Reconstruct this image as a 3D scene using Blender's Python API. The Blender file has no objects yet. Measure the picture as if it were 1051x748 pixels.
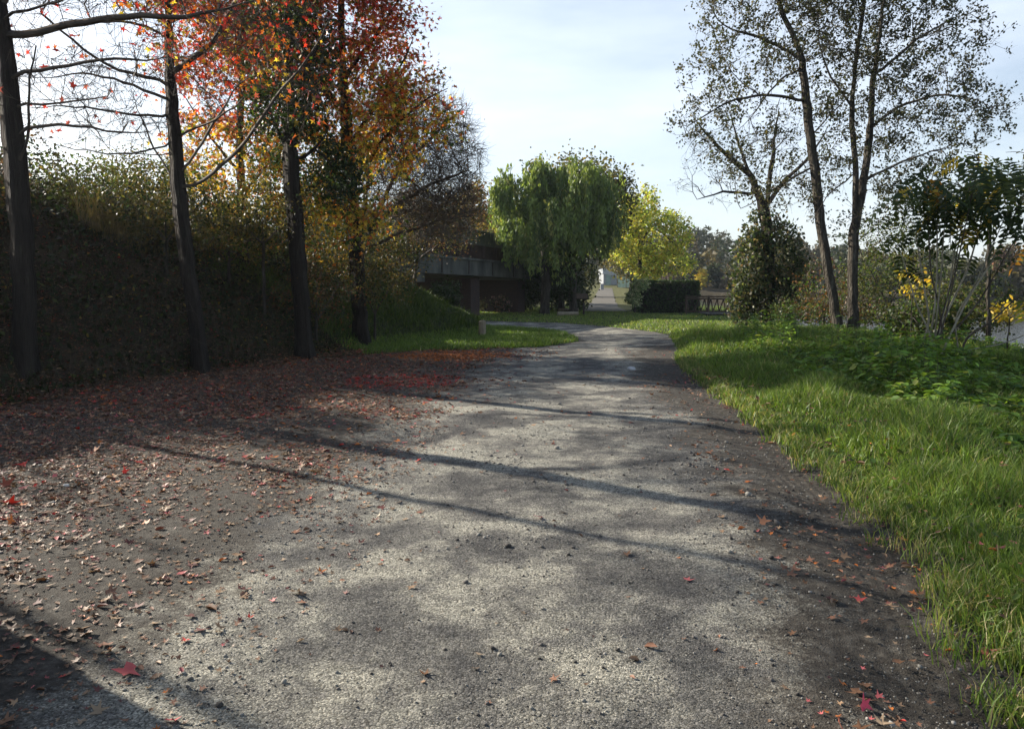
import bpy, bmesh, math, random
import numpy as np
from mathutils import Vector, Matrix, noise as mnoise

R = math.radians
rng = np.random.default_rng(7)
random.seed(7)
sc = bpy.context.scene
COL = sc.collection

# ------------------------------------------------------------------ camera, light, exposure
CAM = np.array([0.0, 0.0, 1.6]); PITCH = math.atan((374 - 295) / 770.0); F = 770.0
cam_d = bpy.data.cameras.new('camera'); cam = bpy.data.objects.new('camera', cam_d); COL.objects.link(cam)
cam.location = CAM; cam.rotation_euler = (math.pi / 2 - PITCH, 0, 0)
cam_d.sensor_width = 36; cam_d.lens = F / 1051 * 36; cam_d.clip_start = 0.05; cam_d.clip_end = 3000
sc.camera = cam

SUN_AZ, SUN_EL = R(-57), R(24.5)
SUN = Vector((math.sin(SUN_AZ) * math.cos(SUN_EL), math.cos(SUN_AZ) * math.cos(SUN_EL), math.sin(SUN_EL)))
w = bpy.data.worlds.new("World"); sc.world = w; w.use_nodes = True
nt = w.node_tree; bgn = nt.nodes['Background']
sky = nt.nodes.new('ShaderNodeTexSky'); sky.sky_type = 'NISHITA'; sky.sun_disc = False
sky.sun_elevation = SUN_EL; sky.sun_rotation = SUN_AZ; sky.air_density = 1.0; sky.dust_density = 1.2; sky.ozone_density = 1.2
wt = nt.nodes.new('ShaderNodeTexCoord'); wm = nt.nodes.new('ShaderNodeMapping'); wm.inputs['Scale'].default_value = (1, 1.4, 4.5)
wn = nt.nodes.new('ShaderNodeTexNoise'); wn.inputs['Scale'].default_value = 1.7; wn.inputs['Detail'].default_value = 7; wn.inputs['Roughness'].default_value = .55
wr = nt.nodes.new('ShaderNodeMapRange'); wr.inputs[1].default_value = .38; wr.inputs[2].default_value = .72; wr.inputs[3].default_value = .22; wr.inputs[4].default_value = .72
wx = nt.nodes.new('ShaderNodeMix'); wx.data_type = 'RGBA'; wx.inputs[7].default_value = (7.3, 7.9, 8.8, 1)
nt.links.new(wt.outputs['Generated'], wm.inputs[0]); nt.links.new(wm.outputs[0], wn.inputs[0]); nt.links.new(wn.outputs[0], wr.inputs[0])
ws = nt.nodes.new('ShaderNodeSeparateXYZ'); we = nt.nodes.new('ShaderNodeMapRange'); we.interpolation_type = 'SMOOTHSTEP'
we.inputs[1].default_value = .32; we.inputs[2].default_value = .62; we.inputs[3].default_value = 1.0; we.inputs[4].default_value = .08
wq = nt.nodes.new('ShaderNodeMath'); wq.operation = 'MULTIPLY'
nt.links.new(wt.outputs['Generated'], ws.inputs[0]); nt.links.new(ws.outputs[2], we.inputs[0]); nt.links.new(wr.outputs[0], wq.inputs[0]); nt.links.new(we.outputs[0], wq.inputs[1]); nt.links.new(wq.outputs[0], wx.inputs[0]); nt.links.new(sky.outputs[0], wx.inputs[6]); nt.links.new(wx.outputs[2], bgn.inputs[0])
bgn.inputs[1].default_value = 0.08
sd = bpy.data.lights.new('sun', 'SUN'); sd.energy = 5.0; sd.angle = R(0.55); sd.color = (1, .925, .80)
so = bpy.data.objects.new('sun', sd); COL.objects.link(so); so.rotation_euler = SUN.to_track_quat('Z', 'Y').to_euler(); so.location = (-30, 20, 30)
vs = sc.view_settings; vs.view_transform = 'Standard'; vs.look = 'None'; vs.exposure = 1.1; vs.gamma = 1; vs.use_curve_mapping = False
random.seed(3)
sc.cycles.max_bounces = 6; sc.cycles.diffuse_bounces = 2; sc.cycles.glossy_bounces = 2; sc.cycles.transmission_bounces = 3
sc.cycles.transparent_max_bounces = 4; sc.cycles.volume_bounces = 0; sc.cycles.use_denoising = True

# ------------------------------------------------------------------ geometry helpers
def at(px, py, Y):
    cp, sp = math.cos(PITCH), math.sin(PITCH)
    u = (px - 525.5) / F; v = (374 - py) / F
    d = np.array([u, cp + v * sp, -sp + v * cp])
    return CAM + d * ((Y - CAM[1]) / d[1])
def gnd(px, py, z=0.0):
    cp, sp = math.cos(PITCH), math.sin(PITCH)
    d = np.array([(px - 525.5) / F, cp + (374 - py) / F * sp, -sp + (374 - py) / F * cp])
    return CAM + d * ((z - CAM[2]) / d[2])

def mesh_np(name, V, faces, mat, parent=None, col=None, smooth=False, uv=None):
    """faces: list of int arrays (n,k)"""
    me = bpy.data.meshes.new(name)
    V = np.asarray(V, dtype=np.float32)
    me.vertices.add(len(V)); me.vertices.foreach_set('co', V.ravel())
    faces = [f for f in faces if len(f)]
    idx = np.concatenate([f.ravel() for f in faces]).astype(np.int32)
    tot = np.concatenate([np.full(len(f), f.shape[1]) for f in faces]).astype(np.int32)
    st = np.concatenate([[0], np.cumsum(tot)[:-1]]).astype(np.int32)
    me.loops.add(len(idx)); me.loops.foreach_set('vertex_index', idx)
    me.polygons.add(len(tot)); me.polygons.foreach_set('loop_start', st)
    if smooth: me.polygons.foreach_set('use_smooth', np.ones(len(tot), dtype=bool))
    me.update(calc_edges=True)
    if col is not None:
        a = me.color_attributes.new('col', 'FLOAT_COLOR', 'POINT')
        c = np.ones((len(V), 4), dtype=np.float32); c[:, :3] = col
        a.data.foreach_set('color', c.ravel())
    if mat: me.materials.append(mat)
    o = bpy.data.objects.new(name, me); COL.objects.link(o)
    if parent is not None: o.parent = parent
    return o
def local(o, parent):
    o.parent = parent; o.matrix_parent_inverse = Matrix.Translation(-Vector(parent.location)); return o
def thing(name, label, cat, loc=(0, 0, 0), group=None):
    o = bpy.data.objects.new(name, None); COL.objects.link(o); o.location = loc; o.empty_display_size = .2
    o['label'] = label; o['category'] = cat
    if group: o['group'] = group
    return o
def tag(o, label, cat, group=None):
    o['label'] = label; o['category'] = cat
    if group: o['group'] = group
    return o
def kind(o, k): o['kind'] = k; return o

def rand_rot(n, up=1.0, spread=1.0, r=rng):
    """rotation matrices whose z axis is up*Z + spread*random"""
    z = r.normal(size=(n, 3)) * spread; z[:, 2] += up
    z /= np.linalg.norm(z, axis=1)[:, None]
    a = r.normal(size=(n, 3)); x = a - z * (a * z).sum(1)[:, None]; x /= np.linalg.norm(x, axis=1)[:, None]
    y = np.cross(z, x)
    return np.stack([x, y, z], axis=2)
def instances(tv, tf, pos, rot, scale):
    """template verts tv (m,3), faces list tf -> V, faces"""
    n = len(pos); m = len(tv)
    sc_ = np.asarray(scale)
    if sc_.ndim == 1: sc_ = sc_[:, None, None]
    else: sc_ = sc_[:, None, :]
    V = (tv[None] * sc_) @ rot.transpose(0, 2, 1) + pos[:, None, :]
    base = (np.arange(n) * m)[:, None, None]
    return V.reshape(-1, 3), [(np.asarray(f)[None] + base).reshape(-1, np.asarray(f).shape[1]) for f in tf]
# leaf templates, unit length about 1
def star_template(curl=.12, lobes=5, seed=0, irr=.15):
    r = np.random.default_rng(seed); pts = []
    for i in range(lobes * 2):
        a = math.pi * i / lobes + math.pi / 2
        rad = (.5 if i % 2 == 0 else .21) * (1 + irr * r.normal()); a += irr * .5 * r.normal()
        pts.append((rad * math.cos(a), rad * math.sin(a), curl * (rad * 2) ** 2 * (1 + r.normal() * .8)))
    pts.append((0, 0, 0))
    n = lobes * 2
    return np.array(pts), [np.array([[i, (i + 1) % n, n] for i in range(n)])]
STAR = star_template(.1)
OVAL = (np.array([(0, -.5, 0), (.25, -.15, .05), (.22, .2, .05), (0, .5, -.05), (-.22, .2, .05), (-.25, -.15, .05), (0, 0, -.03)]),
        [np.array([(0, 1, 6), (1, 2, 6), (2, 3, 6), (3, 4, 6), (4, 5, 6), (5, 0, 6)])])
QUAD = (np.array([(0, -.5, 0), (.3, 0, .06), (0, .5, 0), (-.3, 0, .06)]), [np.array([(0, 1, 2, 3)])])
def leaves(name, pos, size, palette, weights, mat, parent=None, tmpl=QUAD, up=.4, spread=1.0, jitter=.25, colfn=None, r=rng):
    n = len(pos); rot = rand_rot(n, up, spread, r)
    s = size * r.uniform(.6, 1.25, n)
    V, Fc = instances(tmpl[0], tmpl[1], pos, rot, s)
    pal = np.array(palette)
    ci = r.choice(len(pal), n, p=np.array(weights) / sum(weights)) if colfn is None else colfn(pos, r)
    c = pal[ci] * np.exp(r.normal(size=(n, 1)) * jitter) * (1 + r.normal(size=(n, 3)) * .06)
    c = np.clip(c, .004, .9)
    return mesh_np(name, V, Fc, mat, parent, col=np.repeat(c, len(tmpl[0]), axis=0))

# ------------------------------------------------------------------ materials
def newmat(name):
    m = bpy.data.materials.new(name); m.use_nodes = True
    return m, m.node_tree, m.node_tree.nodes['Principled BSDF']
def N(nt, t, **k):
    n = nt.nodes.new(t)
    for a, b in k.items():
        if a.startswith('i_'): n.inputs[int(a[2:])].default_value = b
        else: setattr(n, a, b)
    return n
def ramp(nt, stops):
    n = nt.nodes.new('ShaderNodeValToRGB'); e = n.color_ramp.elements
    while len(e) < len(stops): e.new(.5)
    for el, (p, c) in zip(e, stops): el.position = p; el.color = (*c, 1) if len(c) == 3 else c
    return n
def leaf_mat(name, trans=.45, rough=.5, tint=(1.25, 1.15, .6)):
    m, nt, b = newmat(name)
    a = N(nt, 'ShaderNodeAttribute', attribute_name='col')
    nt.links.new(a.outputs['Color'], b.inputs['Base Color']); b.inputs['Roughness'].default_value = rough
    b.inputs['Specular IOR Level'].default_value = .35
    t = N(nt, 'ShaderNodeBsdfTranslucent'); mul = N(nt, 'ShaderNodeMix', data_type='RGBA', blend_type='MULTIPLY'); mul.inputs[0].default_value = 1
    mul.inputs[7].default_value = (*tint, 1)
    nt.links.new(a.outputs['Color'], mul.inputs[6]); nt.links.new(mul.outputs[2], t.inputs['Color'])
    mx = N(nt, 'ShaderNodeMixShader'); mx.inputs[0].default_value = trans
    nt.links.new(b.outputs[0], mx.inputs[1]); nt.links.new(t.outputs[0], mx.inputs[2])
    nt.links.new(mx.outputs[0], nt.nodes['Material Output'].inputs['Surface'])
    return m
M_LEAF = leaf_mat('leaf', .45, .5)
M_FAR = leaf_mat('far_foliage', .25, .7)
M_GRASS = leaf_mat('grass_blade', .4, .45, (1.2, 1.2, .55))
M_DRY = leaf_mat('dry_leaf', .12, .6, (1.1, 1, .8))
def noise_mat(name, stops, scale=4, detail=6, rough=.85, bump=.3, bscale=None, mscale=(1, 1, 1), dist=.02, spec=.3, metal=0, extra=None):
    m, nt, b = newmat(name)
    tc = N(nt, 'ShaderNodeTexCoord'); mp = N(nt, 'ShaderNodeMapping'); mp.inputs['Scale'].default_value = mscale
    nt.links.new(tc.outputs['Object'], mp.inputs[0])
    n = N(nt, 'ShaderNodeTexNoise'); n.inputs['Scale'].default_value = scale; n.inputs['Detail'].default_value = detail; n.inputs['Roughness'].default_value = .62
    nt.links.new(mp.outputs[0], n.inputs[0]); r = ramp(nt, stops); nt.links.new(n.outputs[0], r.inputs[0]); nt.links.new(r.outputs[0], b.inputs['Base Color'])
    n2 = N(nt, 'ShaderNodeTexNoise'); n2.inputs['Scale'].default_value = bscale or scale * 4; n2.inputs['Detail'].default_value = 6
    nt.links.new(mp.outputs[0], n2.inputs[0])
    bp = N(nt, 'ShaderNodeBump'); bp.inputs['Strength'].default_value = min(1, bump); bp.inputs['Distance'].default_value = dist
    nt.links.new(n2.outputs[0], bp.inputs['Height']); nt.links.new(bp.outputs[0], b.inputs['Normal'])
    b.inputs['Roughness'].default_value = rough; b.inputs['Specular IOR Level'].default_value = spec; b.inputs['Metallic'].default_value = metal
    return m
M_BARK = noise_mat('bark', [(.3, (.03, .025, .02)), (.55, (.075, .065, .052)), (.75, (.15, .14, .115))], 3, 8, .95, 1.0, 9, (3, 3, .6), .12)
M_BARKD = noise_mat('dark_bark', [(.3, (.014, .011, .009)), (.6, (.035, .028, .022)), (.85, (.11, .11, .075))], 3, 8, .95, 1.0, 9, (3, 3, .6), .12)
M_TWIG = noise_mat('twig_bark', [(.3, (.04, .032, .026)), (.7, (.11, .09, .07))], 5, 3, .9, .2)
M_STEM = noise_mat('pale_stem', [(.3, (.16, .14, .10)), (.7, (.36, .33, .25))], 5, 3, .7, .2)

# ------------------------------------------------------------------ terrain
def sstep(a, b, x):
    t = np.clip((x - a) / (b - a), 0, 1); return t * t * (3 - 2 * t)
FY = np.array([-40, 2, 8, 12, 16, 19, 23, 27, 29, 31, 33.]); FX = np.array([-8, -7.3, -7.0, -6.3, -5.0, -3.9, -2.3, -.4, -.9, -4, -9.])
def foot(y): return np.interp(y, FY, FX)
RY = np.array([-30, -6, 1.2, 2.7, 4, 5, 6.5, 9.5, 13, 17.5, 20.5, 23]); RX = np.array([-.2, .1, 1.68, 2.06, 2.48, 2.66, 2.84, 3.12, 3.35, 3.9, 4.45, 4.9])
def wob(x, y, s, seed=0):
    return (np.sin(x * 1.3 * s + 1.7 * seed + np.sin(y * .9 * s + seed)) + np.sin(y * 1.1 * s + 2.1 * seed + np.sin(x * 1.7 * s))) * .5
def river_edge(y):  # x beyond which the ground drops to the water
    return np.interp(y, [-30, 5, 12, 20, 30, 45, 60, 90, 120], [13, 10.5, 10, 9.8, 11, 14.5, 17, 20, 24])
def far_bank(x):
    return np.interp(x, [5, 15, 50, 90, 200], [128, 117, 76, 60, 55])
def H(x, y):
    x = np.asarray(x, float); y = np.asarray(y, float)
    d = foot(y) - x
    slope = np.interp(y, [14, 21], [.78, .52])
    b1 = np.maximum(d, 0) * slope; b2 = np.maximum(32.2 - y, 0) * .48
    top = 3.7 + .25 * wob(x, y, .25, 3)
    b = np.minimum(b1, b2); b = np.where(b < top, b, top); b = b * sstep(-.2, 1.2, d) + 0
    bn = wob(x, y, 1.1, 1) * .26 + wob(x, y, 2.7, 2) * .12
    h = b + bn * sstep(.3, 2, b)
    # mound under the bridge and rising ground beyond it
    h += sstep(40, 60, y) * sstep(0, -14, x) * 2.2
    # verge
    xr = np.interp(y, RY, RX)
    v = np.where(y < 24, sstep(0, 1.2, x - xr) * .10, 0)
    v += np.exp(-(((x - 8) / 3.2) ** 2 + ((y - 18) / 8) ** 2)) * .30 + sstep(8, 16, y) * 0
    h += v
    # far path rise
    h += np.maximum(y - 58, 0) * .022 * sstep(40, 15, x)
    # river
    e = river_edge(y); inriver = sstep(0, 4.5, x - e) * (1 - sstep(-3, 3, y - far_bank(x)))
    h = h * (1 - inriver) - 3.0 * inriver
    # far hill
    hill = sstep(110, 230, y + .25 * x) * (11 - 8 * sstep(30, 110, x)) * (1 + .12 * wob(x, y, .02, 4))
    far = sstep(0, 12, y - far_bank(x)) * sstep(12, 30, x)
    return h + hill + far * .6
LK = [(-8, -8), (-7.4, 1.2), (-7.35, 2.7), (-7.25, 4), (-7.15, 5), (-7.0, 6.6), (-6.8, 9.3), (-6.2, 12), (-4.85, 16), (-2.6, 18.7), (.4, 20.0), (1.6, 21.6), (2.0, 23.6), (1.7, 26.5), (.4, 29.4), (-3, 31.4), (-14, 33.2), (-30, 36)]
RK = [(0, -8), (1.68, 1.2), (2.06, 2.7), (2.48, 4), (2.66, 5), (2.84, 6.5), (3.12, 9.5), (3.15, 11.3), (3.3, 13.6), (3.9, 17.5), (4.45, 20.5), (4.9, 23), (5.0, 26), (4.3, 29.2), (2.0, 33.8), (-4, 36.6), (-14, 38.5), (-30, 41)]
def catmull(P, n):
    P = np.array(P, float); P = np.vstack([2 * P[0] - P[1], P, 2 * P[-1] - P[-2]]); out = []
    for i in range(1, len(P) - 2):
        for t in np.linspace(0, 1, n, endpoint=False):
            p0, p1, p2, p3 = P[i - 1:i + 3]
            out.append(.5 * ((2 * p1) + (-p0 + p2) * t + (2 * p0 - 5 * p1 + 4 * p2 - p3) * t * t + (-p0 + 3 * p1 - 3 * p2 + p3) * t ** 3))
    out.append(P[-2]); return np.array(out)
LL = catmull(LK, 28); RR = catmull(RK, 28)
def edge_noise(C, amp, seed):
    d = np.gradient(C, axis=0); nrm = np.stack([d[:, 1], -d[:, 0]], 1); nrm /= np.linalg.norm(nrm, axis=1)[:, None]
    s = np.cumsum(np.linalg.norm(d, axis=1))
    k = sum(np.sin(s * f + seed * f) / f ** .6 for f in (1.3, 3.1, 7.7, 13.3)) * amp
    return C + nrm * k[:, None]
LLn = edge_noise(LL, .09, 1); RRn = edge_noise(RR, .055, 2)
POLY = np.vstack([LLn, RRn[::-1]])
def in_poly(x, y, P=POLY):
    x = np.asarray(x); y = np.asarray(y); c = np.zeros(x.shape, bool); j = len(P) - 1
    for i in range(len(P)):
        xi, yi = P[i]; xj, yj = P[j]
        if yi != yj:
            k = ((yi > y) != (yj > y)) & (x < (xj - xi) * (y - yi) / (yj - yi) + xi); c ^= k
        j = i
    return c
def path_mask(x, y):   # upper path climbing away behind the lawn
    cx = np.interp(y, [48, 60, 80, 120, 140], [6.0, 7.25, 9.8, 14.9, 17.6]); return (np.abs(x - cx), cx)

def grid(xs, ys, zf, name, mat, colf=None):
    X, Y = np.meshgrid(xs, ys); Z = zf(X, Y); nx, ny = len(xs), len(ys)
    V = np.stack([X, Y, Z], -1).reshape(-1, 3)
    i = np.arange(nx * ny).reshape(ny, nx)
    f = np.stack([i[:-1, :-1], i[:-1, 1:], i[1:, 1:], i[1:, :-1]], -1).reshape(-1, 4)
    return mesh_np(name, V, [f], mat, col=colf(V[:, 0], V[:, 1]) if colf else None, smooth=True)

def ground_mat():
    m, nt, b = newmat('earth_and_turf')
    a = N(nt, 'ShaderNodeAttribute', attribute_name='col'); tc = N(nt, 'ShaderNodeTexCoord')
    n = N(nt, 'ShaderNodeTexNoise'); n.inputs['Scale'].default_value = 2.5; n.inputs['Detail'].default_value = 9; n.inputs['Roughness'].default_value = .7
    nt.links.new(tc.outputs['Object'], n.inputs[0])
    r = ramp(nt, [(.3, (.45, .45, .45)), (.7, (1.6, 1.5, 1.35))]); nt.links.new(n.outputs[0], r.inputs[0])
    mx = N(nt, 'ShaderNodeMix', data_type='RGBA', blend_type='MULTIPLY'); mx.inputs[0].default_value = 1
    nt.links.new(a.outputs['Color'], mx.inputs[6]); nt.links.new(r.outputs[0], mx.inputs[7]); nt.links.new(mx.outputs[2], b.inputs['Base Color'])
    n2 = N(nt, 'ShaderNodeTexNoise'); n2.inputs['Scale'].default_value = 18; n2.inputs['Detail'].default_value = 8
    nt.links.new(tc.outputs['Object'], n2.inputs[0]); bp = N(nt, 'ShaderNodeBump'); bp.inputs['Strength'].default_value = .8; bp.inputs['Distance'].default_value = .05
    nt.links.new(n2.outputs[0], bp.inputs['Height']); nt.links.new(bp.outputs[0], b.inputs['Normal']); b.inputs['Roughness'].default_value = .95
    b.inputs['Specular IOR Level'].default_value = .15
    return m
def ground_col(x, y):
    soil = np.array([.045, .035, .025]); turf = np.array([.035, .045, .018]); wood = np.array([.03, .035, .02])
    d = foot(y) - x
    isoil = sstep(-1.0, .2, d) * (1 - sstep(15, 20, y)); g = 1 - isoil
    g = g * (1 - .8 * sstep(-1, 2, x - river_edge(y)))
    fw = sstep(112, 140, y)
    c = soil * (1 - g)[:, None] + turf * g[:, None]
    gold = (sstep(52, 56, y) * sstep(8, 3, path_mask(x, y)[0]))[:, None]; c = c * (1 - gold) + np.array([.10, .105, .04]) * gold
    k = (sstep(70, 62, y) * sstep(-2, -8, x) * sstep(34, 38, y))[:, None]; c = c * (1 - k) + soil * k
    return c * (1 - fw)[:, None] + wood * fw[:, None]
def inset(x, y):
    z = H(x, y); m = in_poly(x, y); return z - .11 * m
def axis(parts):
    return np.unique(np.concatenate([np.arange(a, b, s) for a, b, s in parts] + [[parts[-1][1]]]))
gx = axis([(-1500, -200, 130), (-200, -40, 16), (-40, -14, 1.5), (-14, 14, .22), (14, 40, 1.2), (40, 200, 10), (200, 1500, 130)])
gy = axis([(-300, -20, 40), (-20, 0, 2), (0, 38, .22), (38, 70, 1.0), (70, 260, 6), (260, 2400, 150)])
ground = kind(grid(gx, gy, inset, 'ground', ground_mat(), ground_col), 'structure')

def road_mat():
    m, nt, b = newmat('worn_gravel_asphalt')
    tc = N(nt, 'ShaderNodeTexCoord'); a = N(nt, 'ShaderNodeAttribute', attribute_name='col')
    sep = N(nt, 'ShaderNodeSeparateColor'); nt.links.new(a.outputs['Color'], sep.inputs[0])
    L = nt.links.new
    def noise(s, d=6, ro=.6, vec=None):
        n = N(nt, 'ShaderNodeTexNoise'); n.inputs['Scale'].default_value = s; n.inputs['Detail'].default_value = d; n.inputs['Roughness'].default_value = ro
        L(vec or tc.outputs['Object'], n.inputs[0]); return n.outputs[0]
    def vor(s, feat='F1'):
        v = N(nt, 'ShaderNodeTexVoronoi', feature=feat); v.inputs['Scale'].default_value = s; L(tc.outputs['Object'], v.inputs[0]); return v
    def math_(op, x, y):
        q = N(nt, 'ShaderNodeMath', operation=op)
        for k, z in enumerate((x, y)):
            if isinstance(z, (int, float)): q.inputs[k].default_value = z
            else: L(z, q.inputs[k])
        return q.outputs[0]
    def mixc(f, c1, c2, bt='MIX'):
        q = N(nt, 'ShaderNodeMix', data_type='RGBA', blend_type=bt)
        for k, z in ((0, f), (6, c1), (7, c2)):
            if isinstance(z, (int, float)): q.inputs[k].default_value = z
            elif isinstance(z, tuple): q.inputs[k].default_value = (*z, 1)
            else: L(z, q.inputs[k])
        return q.outputs[2]
    v1 = vor(120); v2 = vor(28)
    st = ramp(nt, [(0, (.11, .11, .10)), (.35, (.23, .225, .205)), (.7, (.31, .30, .27)), (1, (.50, .48, .44))]); 
    sepv = N(nt, 'ShaderNodeSeparateColor'); L(v1.outputs['Color'], sepv.inputs[0]); L(sepv.outputs[0], st.inputs[0])
    gap = ramp(nt, [(.0, (1, 1, 1)), (.55, (.95, .95, .95)), (.8, (.45, .43, .40))]); L(v1.outputs['Distance'], gap.inputs[0])
    lane = mixc(1.0, st.outputs[0], gap.outputs[0], 'MULTIPLY')
    # tarry dark patches where the aggregate is still bound, pale worn patches elsewhere
    pt = ramp(nt, [(.40, (.34, .34, .36)), (.48, (.68, .67, .66)), (.57, (1.5, 1.47, 1.34))]); L(noise(.95, 10, .72), pt.inputs[0])
    lane = mixc(1.0, lane, pt.outputs[0], 'MULTIPLY')
    speck = ramp(nt, [(.60, (1, 1, 1)), (.68, (.35, .32, .28))]); L(noise(22, 5, .7), speck.inputs[0]); lane = mixc(.8, lane, speck.outputs[0], 'MULTIPLY')
    er = ramp(nt, [(.28, (.022, .018, .014)), (.5, (.07, .06, .048)), (.72, (.17, .155, .13))]); L(noise(14, 9, .75), er.inputs[0])
    em = math_('ADD', sep.outputs[0], math_('MULTIPLY', math_('SUBTRACT', noise(1.6, 9, .72), .5), 2.4))
    em = math_('ADD', em, math_('MULTIPLY', math_('SUBTRACT', noise(40, 3, .7), .5), .8))
    er2 = ramp(nt, [(.38, (0, 0, 0)), (.78, (1, 1, 1))]); L(em, er2.inputs[0])
    colr = mixc(er2.outputs[0], lane, er.outputs[0])
    L(colr, b.inputs['Base Color']); b.inputs['Roughness'].default_value = .9; b.inputs['Specular IOR Level'].default_value = .25
    # tyre tread ribs near the right edge (attribute green = metres from the right edge / 2)
    w1 = N(nt, 'ShaderNodeMath', operation='SINE'); L(math_('MULTIPLY', sep.outputs[1], 190.0), w1.inputs[0])
    band = N(nt, 'ShaderNodeMapRange'); band.interpolation_type = 'SMOOTHSTEP'; L(math_('ABSOLUTE', math_('SUBTRACT', sep.outputs[1], .21), 0.0), band.inputs[0])
    band.inputs[1].default_value = .13; band.inputs[2].default_value = .09; band.inputs[3].default_value = 0; band.inputs[4].default_value = 1
    tread = math_('MULTIPLY', math_('MULTIPLY', w1.outputs[0], band.outputs[0]), .3)
    h = math_('ADD', math_('MULTIPLY', math_('SUBTRACT', 1.0, v1.outputs['Distance']), .7), math_('MULTIPLY', noise(7, 10, .8), 3.4))
    h = math_('ADD', h, math_('MULTIPLY', noise(60, 4, .7), .9)); h = math_('ADD', h, tread)
    bp = N(nt, 'ShaderNodeBump'); bp.inputs['Strength'].default_value = 1.0; bp.inputs['Distance'].default_value = .013; L(h, bp.inputs['Height']); L(bp.outputs[0], b.inputs['Normal'])
    return m
def lane_left(y): return np.interp(y, [-5, 2.7, 5.5, 9, 13, 17, 20, 24], [-1.7, -1.25, -1.15, -.9, -.35, .2, .7, 1.2])
def build_road():
    K = 150; t = np.linspace(0, 1, K)
    P = LLn[:, None, :] * (1 - t)[None, :, None] + RRn[:, None, :] * t[None, :, None]
    X, Y = P[..., 0], P[..., 1]
    Z = H(X, Y) + .004
    Z += .012 * wob(X, Y, 2.3, 5) + .006 * wob(X, Y, 6.1, 7)
    de = np.linalg.norm(P - RR[:, None, :], axis=2)
    Z -= .03 * np.exp(-((de - .42) / .22) ** 2) * (Y < 16)
    Z -= .05 * np.exp(-(((X + 1.0) / .35) ** 2 + ((Y - 7.95) / .3) ** 2))
    V = np.stack([X, Y, Z], -1).reshape(-1, 3); n = len(LLn)
    i = np.arange(n * K).reshape(n, K)
    f = np.stack([i[:-1, :-1], i[:-1, 1:], i[1:, 1:], i[1:, :-1]], -1).reshape(-1, 4)
    ll = lane_left(Y)
    eL = 1 - sstep(-1.1, .35, X - ll); eL = np.where(Y > 20, np.maximum(0, 1 - (np.linalg.norm(P - LLn[:, None, :], axis=2)) / .5), eL)
    eR = 1 - sstep(.35, 1.9, de); eR = eR * np.where(Y > 20, .5, 1)
    e = np.maximum(eL, eR)
    C = np.stack([e, np.clip(np.where(Y < 6.5, de, 2) / 2, 0, 1), np.zeros_like(e)], -1).reshape(-1, 3)
    return kind(mesh_np('road', V, [f], road_mat(), col=C, smooth=True), 'structure')
road = build_road()
# upper path
M_PATH = noise_mat('gravel_path', [(.3, (.09, .082, .07)), (.7, (.17, .155, .13))], 12, 7, .95, .6, 50)
ys = np.arange(50, 117, 1.0); cx = path_mask(0, ys)[1]
V = []; 
for k, s in enumerate(np.linspace(-1, 1, 7)):
    x = cx + s * np.interp(ys, [50, 56, 70, 120], [1.6, 1.3, 1.1, 1.05]) * (1 + .05 * np.sin(ys * .7)); V.append(np.stack([x, ys, H(x, ys) + .03], 1))
V = np.stack(V, 1).reshape(-1, 3); i = np.arange(len(V)).reshape(len(ys), 7)
kind(mesh_np('path', V, [np.stack([i[:-1, :-1], i[:-1, 1:], i[1:, 1:], i[1:, :-1]], -1).reshape(-1, 4)], M_PATH, smooth=True), 'structure')
# river
def water_mat():
    m, nt, b = newmat('river_water'); b.inputs['Base Color'].default_value = (.02, .025, .02, 1); b.inputs['Roughness'].default_value = .06
    tc = N(nt, 'ShaderNodeTexCoord'); mp = N(nt, 'ShaderNodeMapping'); mp.inputs['Scale'].default_value = (1, 2.4, 1)
    n = N(nt, 'ShaderNodeTexNoise'); n.inputs['Scale'].default_value = 1.6; n.inputs['Detail'].default_value = 5
    nt.links.new(tc.outputs['Object'], mp.inputs[0]); nt.links.new(mp.outputs[0], n.inputs[0])
    bp = N(nt, 'ShaderNodeBump'); bp.inputs['Strength'].default_value = .6; bp.inputs['Distance'].default_value = .12
    nt.links.new(n.outputs[0], bp.inputs['Height']); nt.links.new(bp.outputs[0], b.inputs['Normal']); return m
wx_ = np.array([8, 40, 100, 250, 600.]); wy_ = np.array([-200, 0, 60, 130, 150.])
kind(grid(wx_, wy_, lambda x, y: np.full(x.shape, -1.35), 'river', water_mat()), 'structure')

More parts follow.
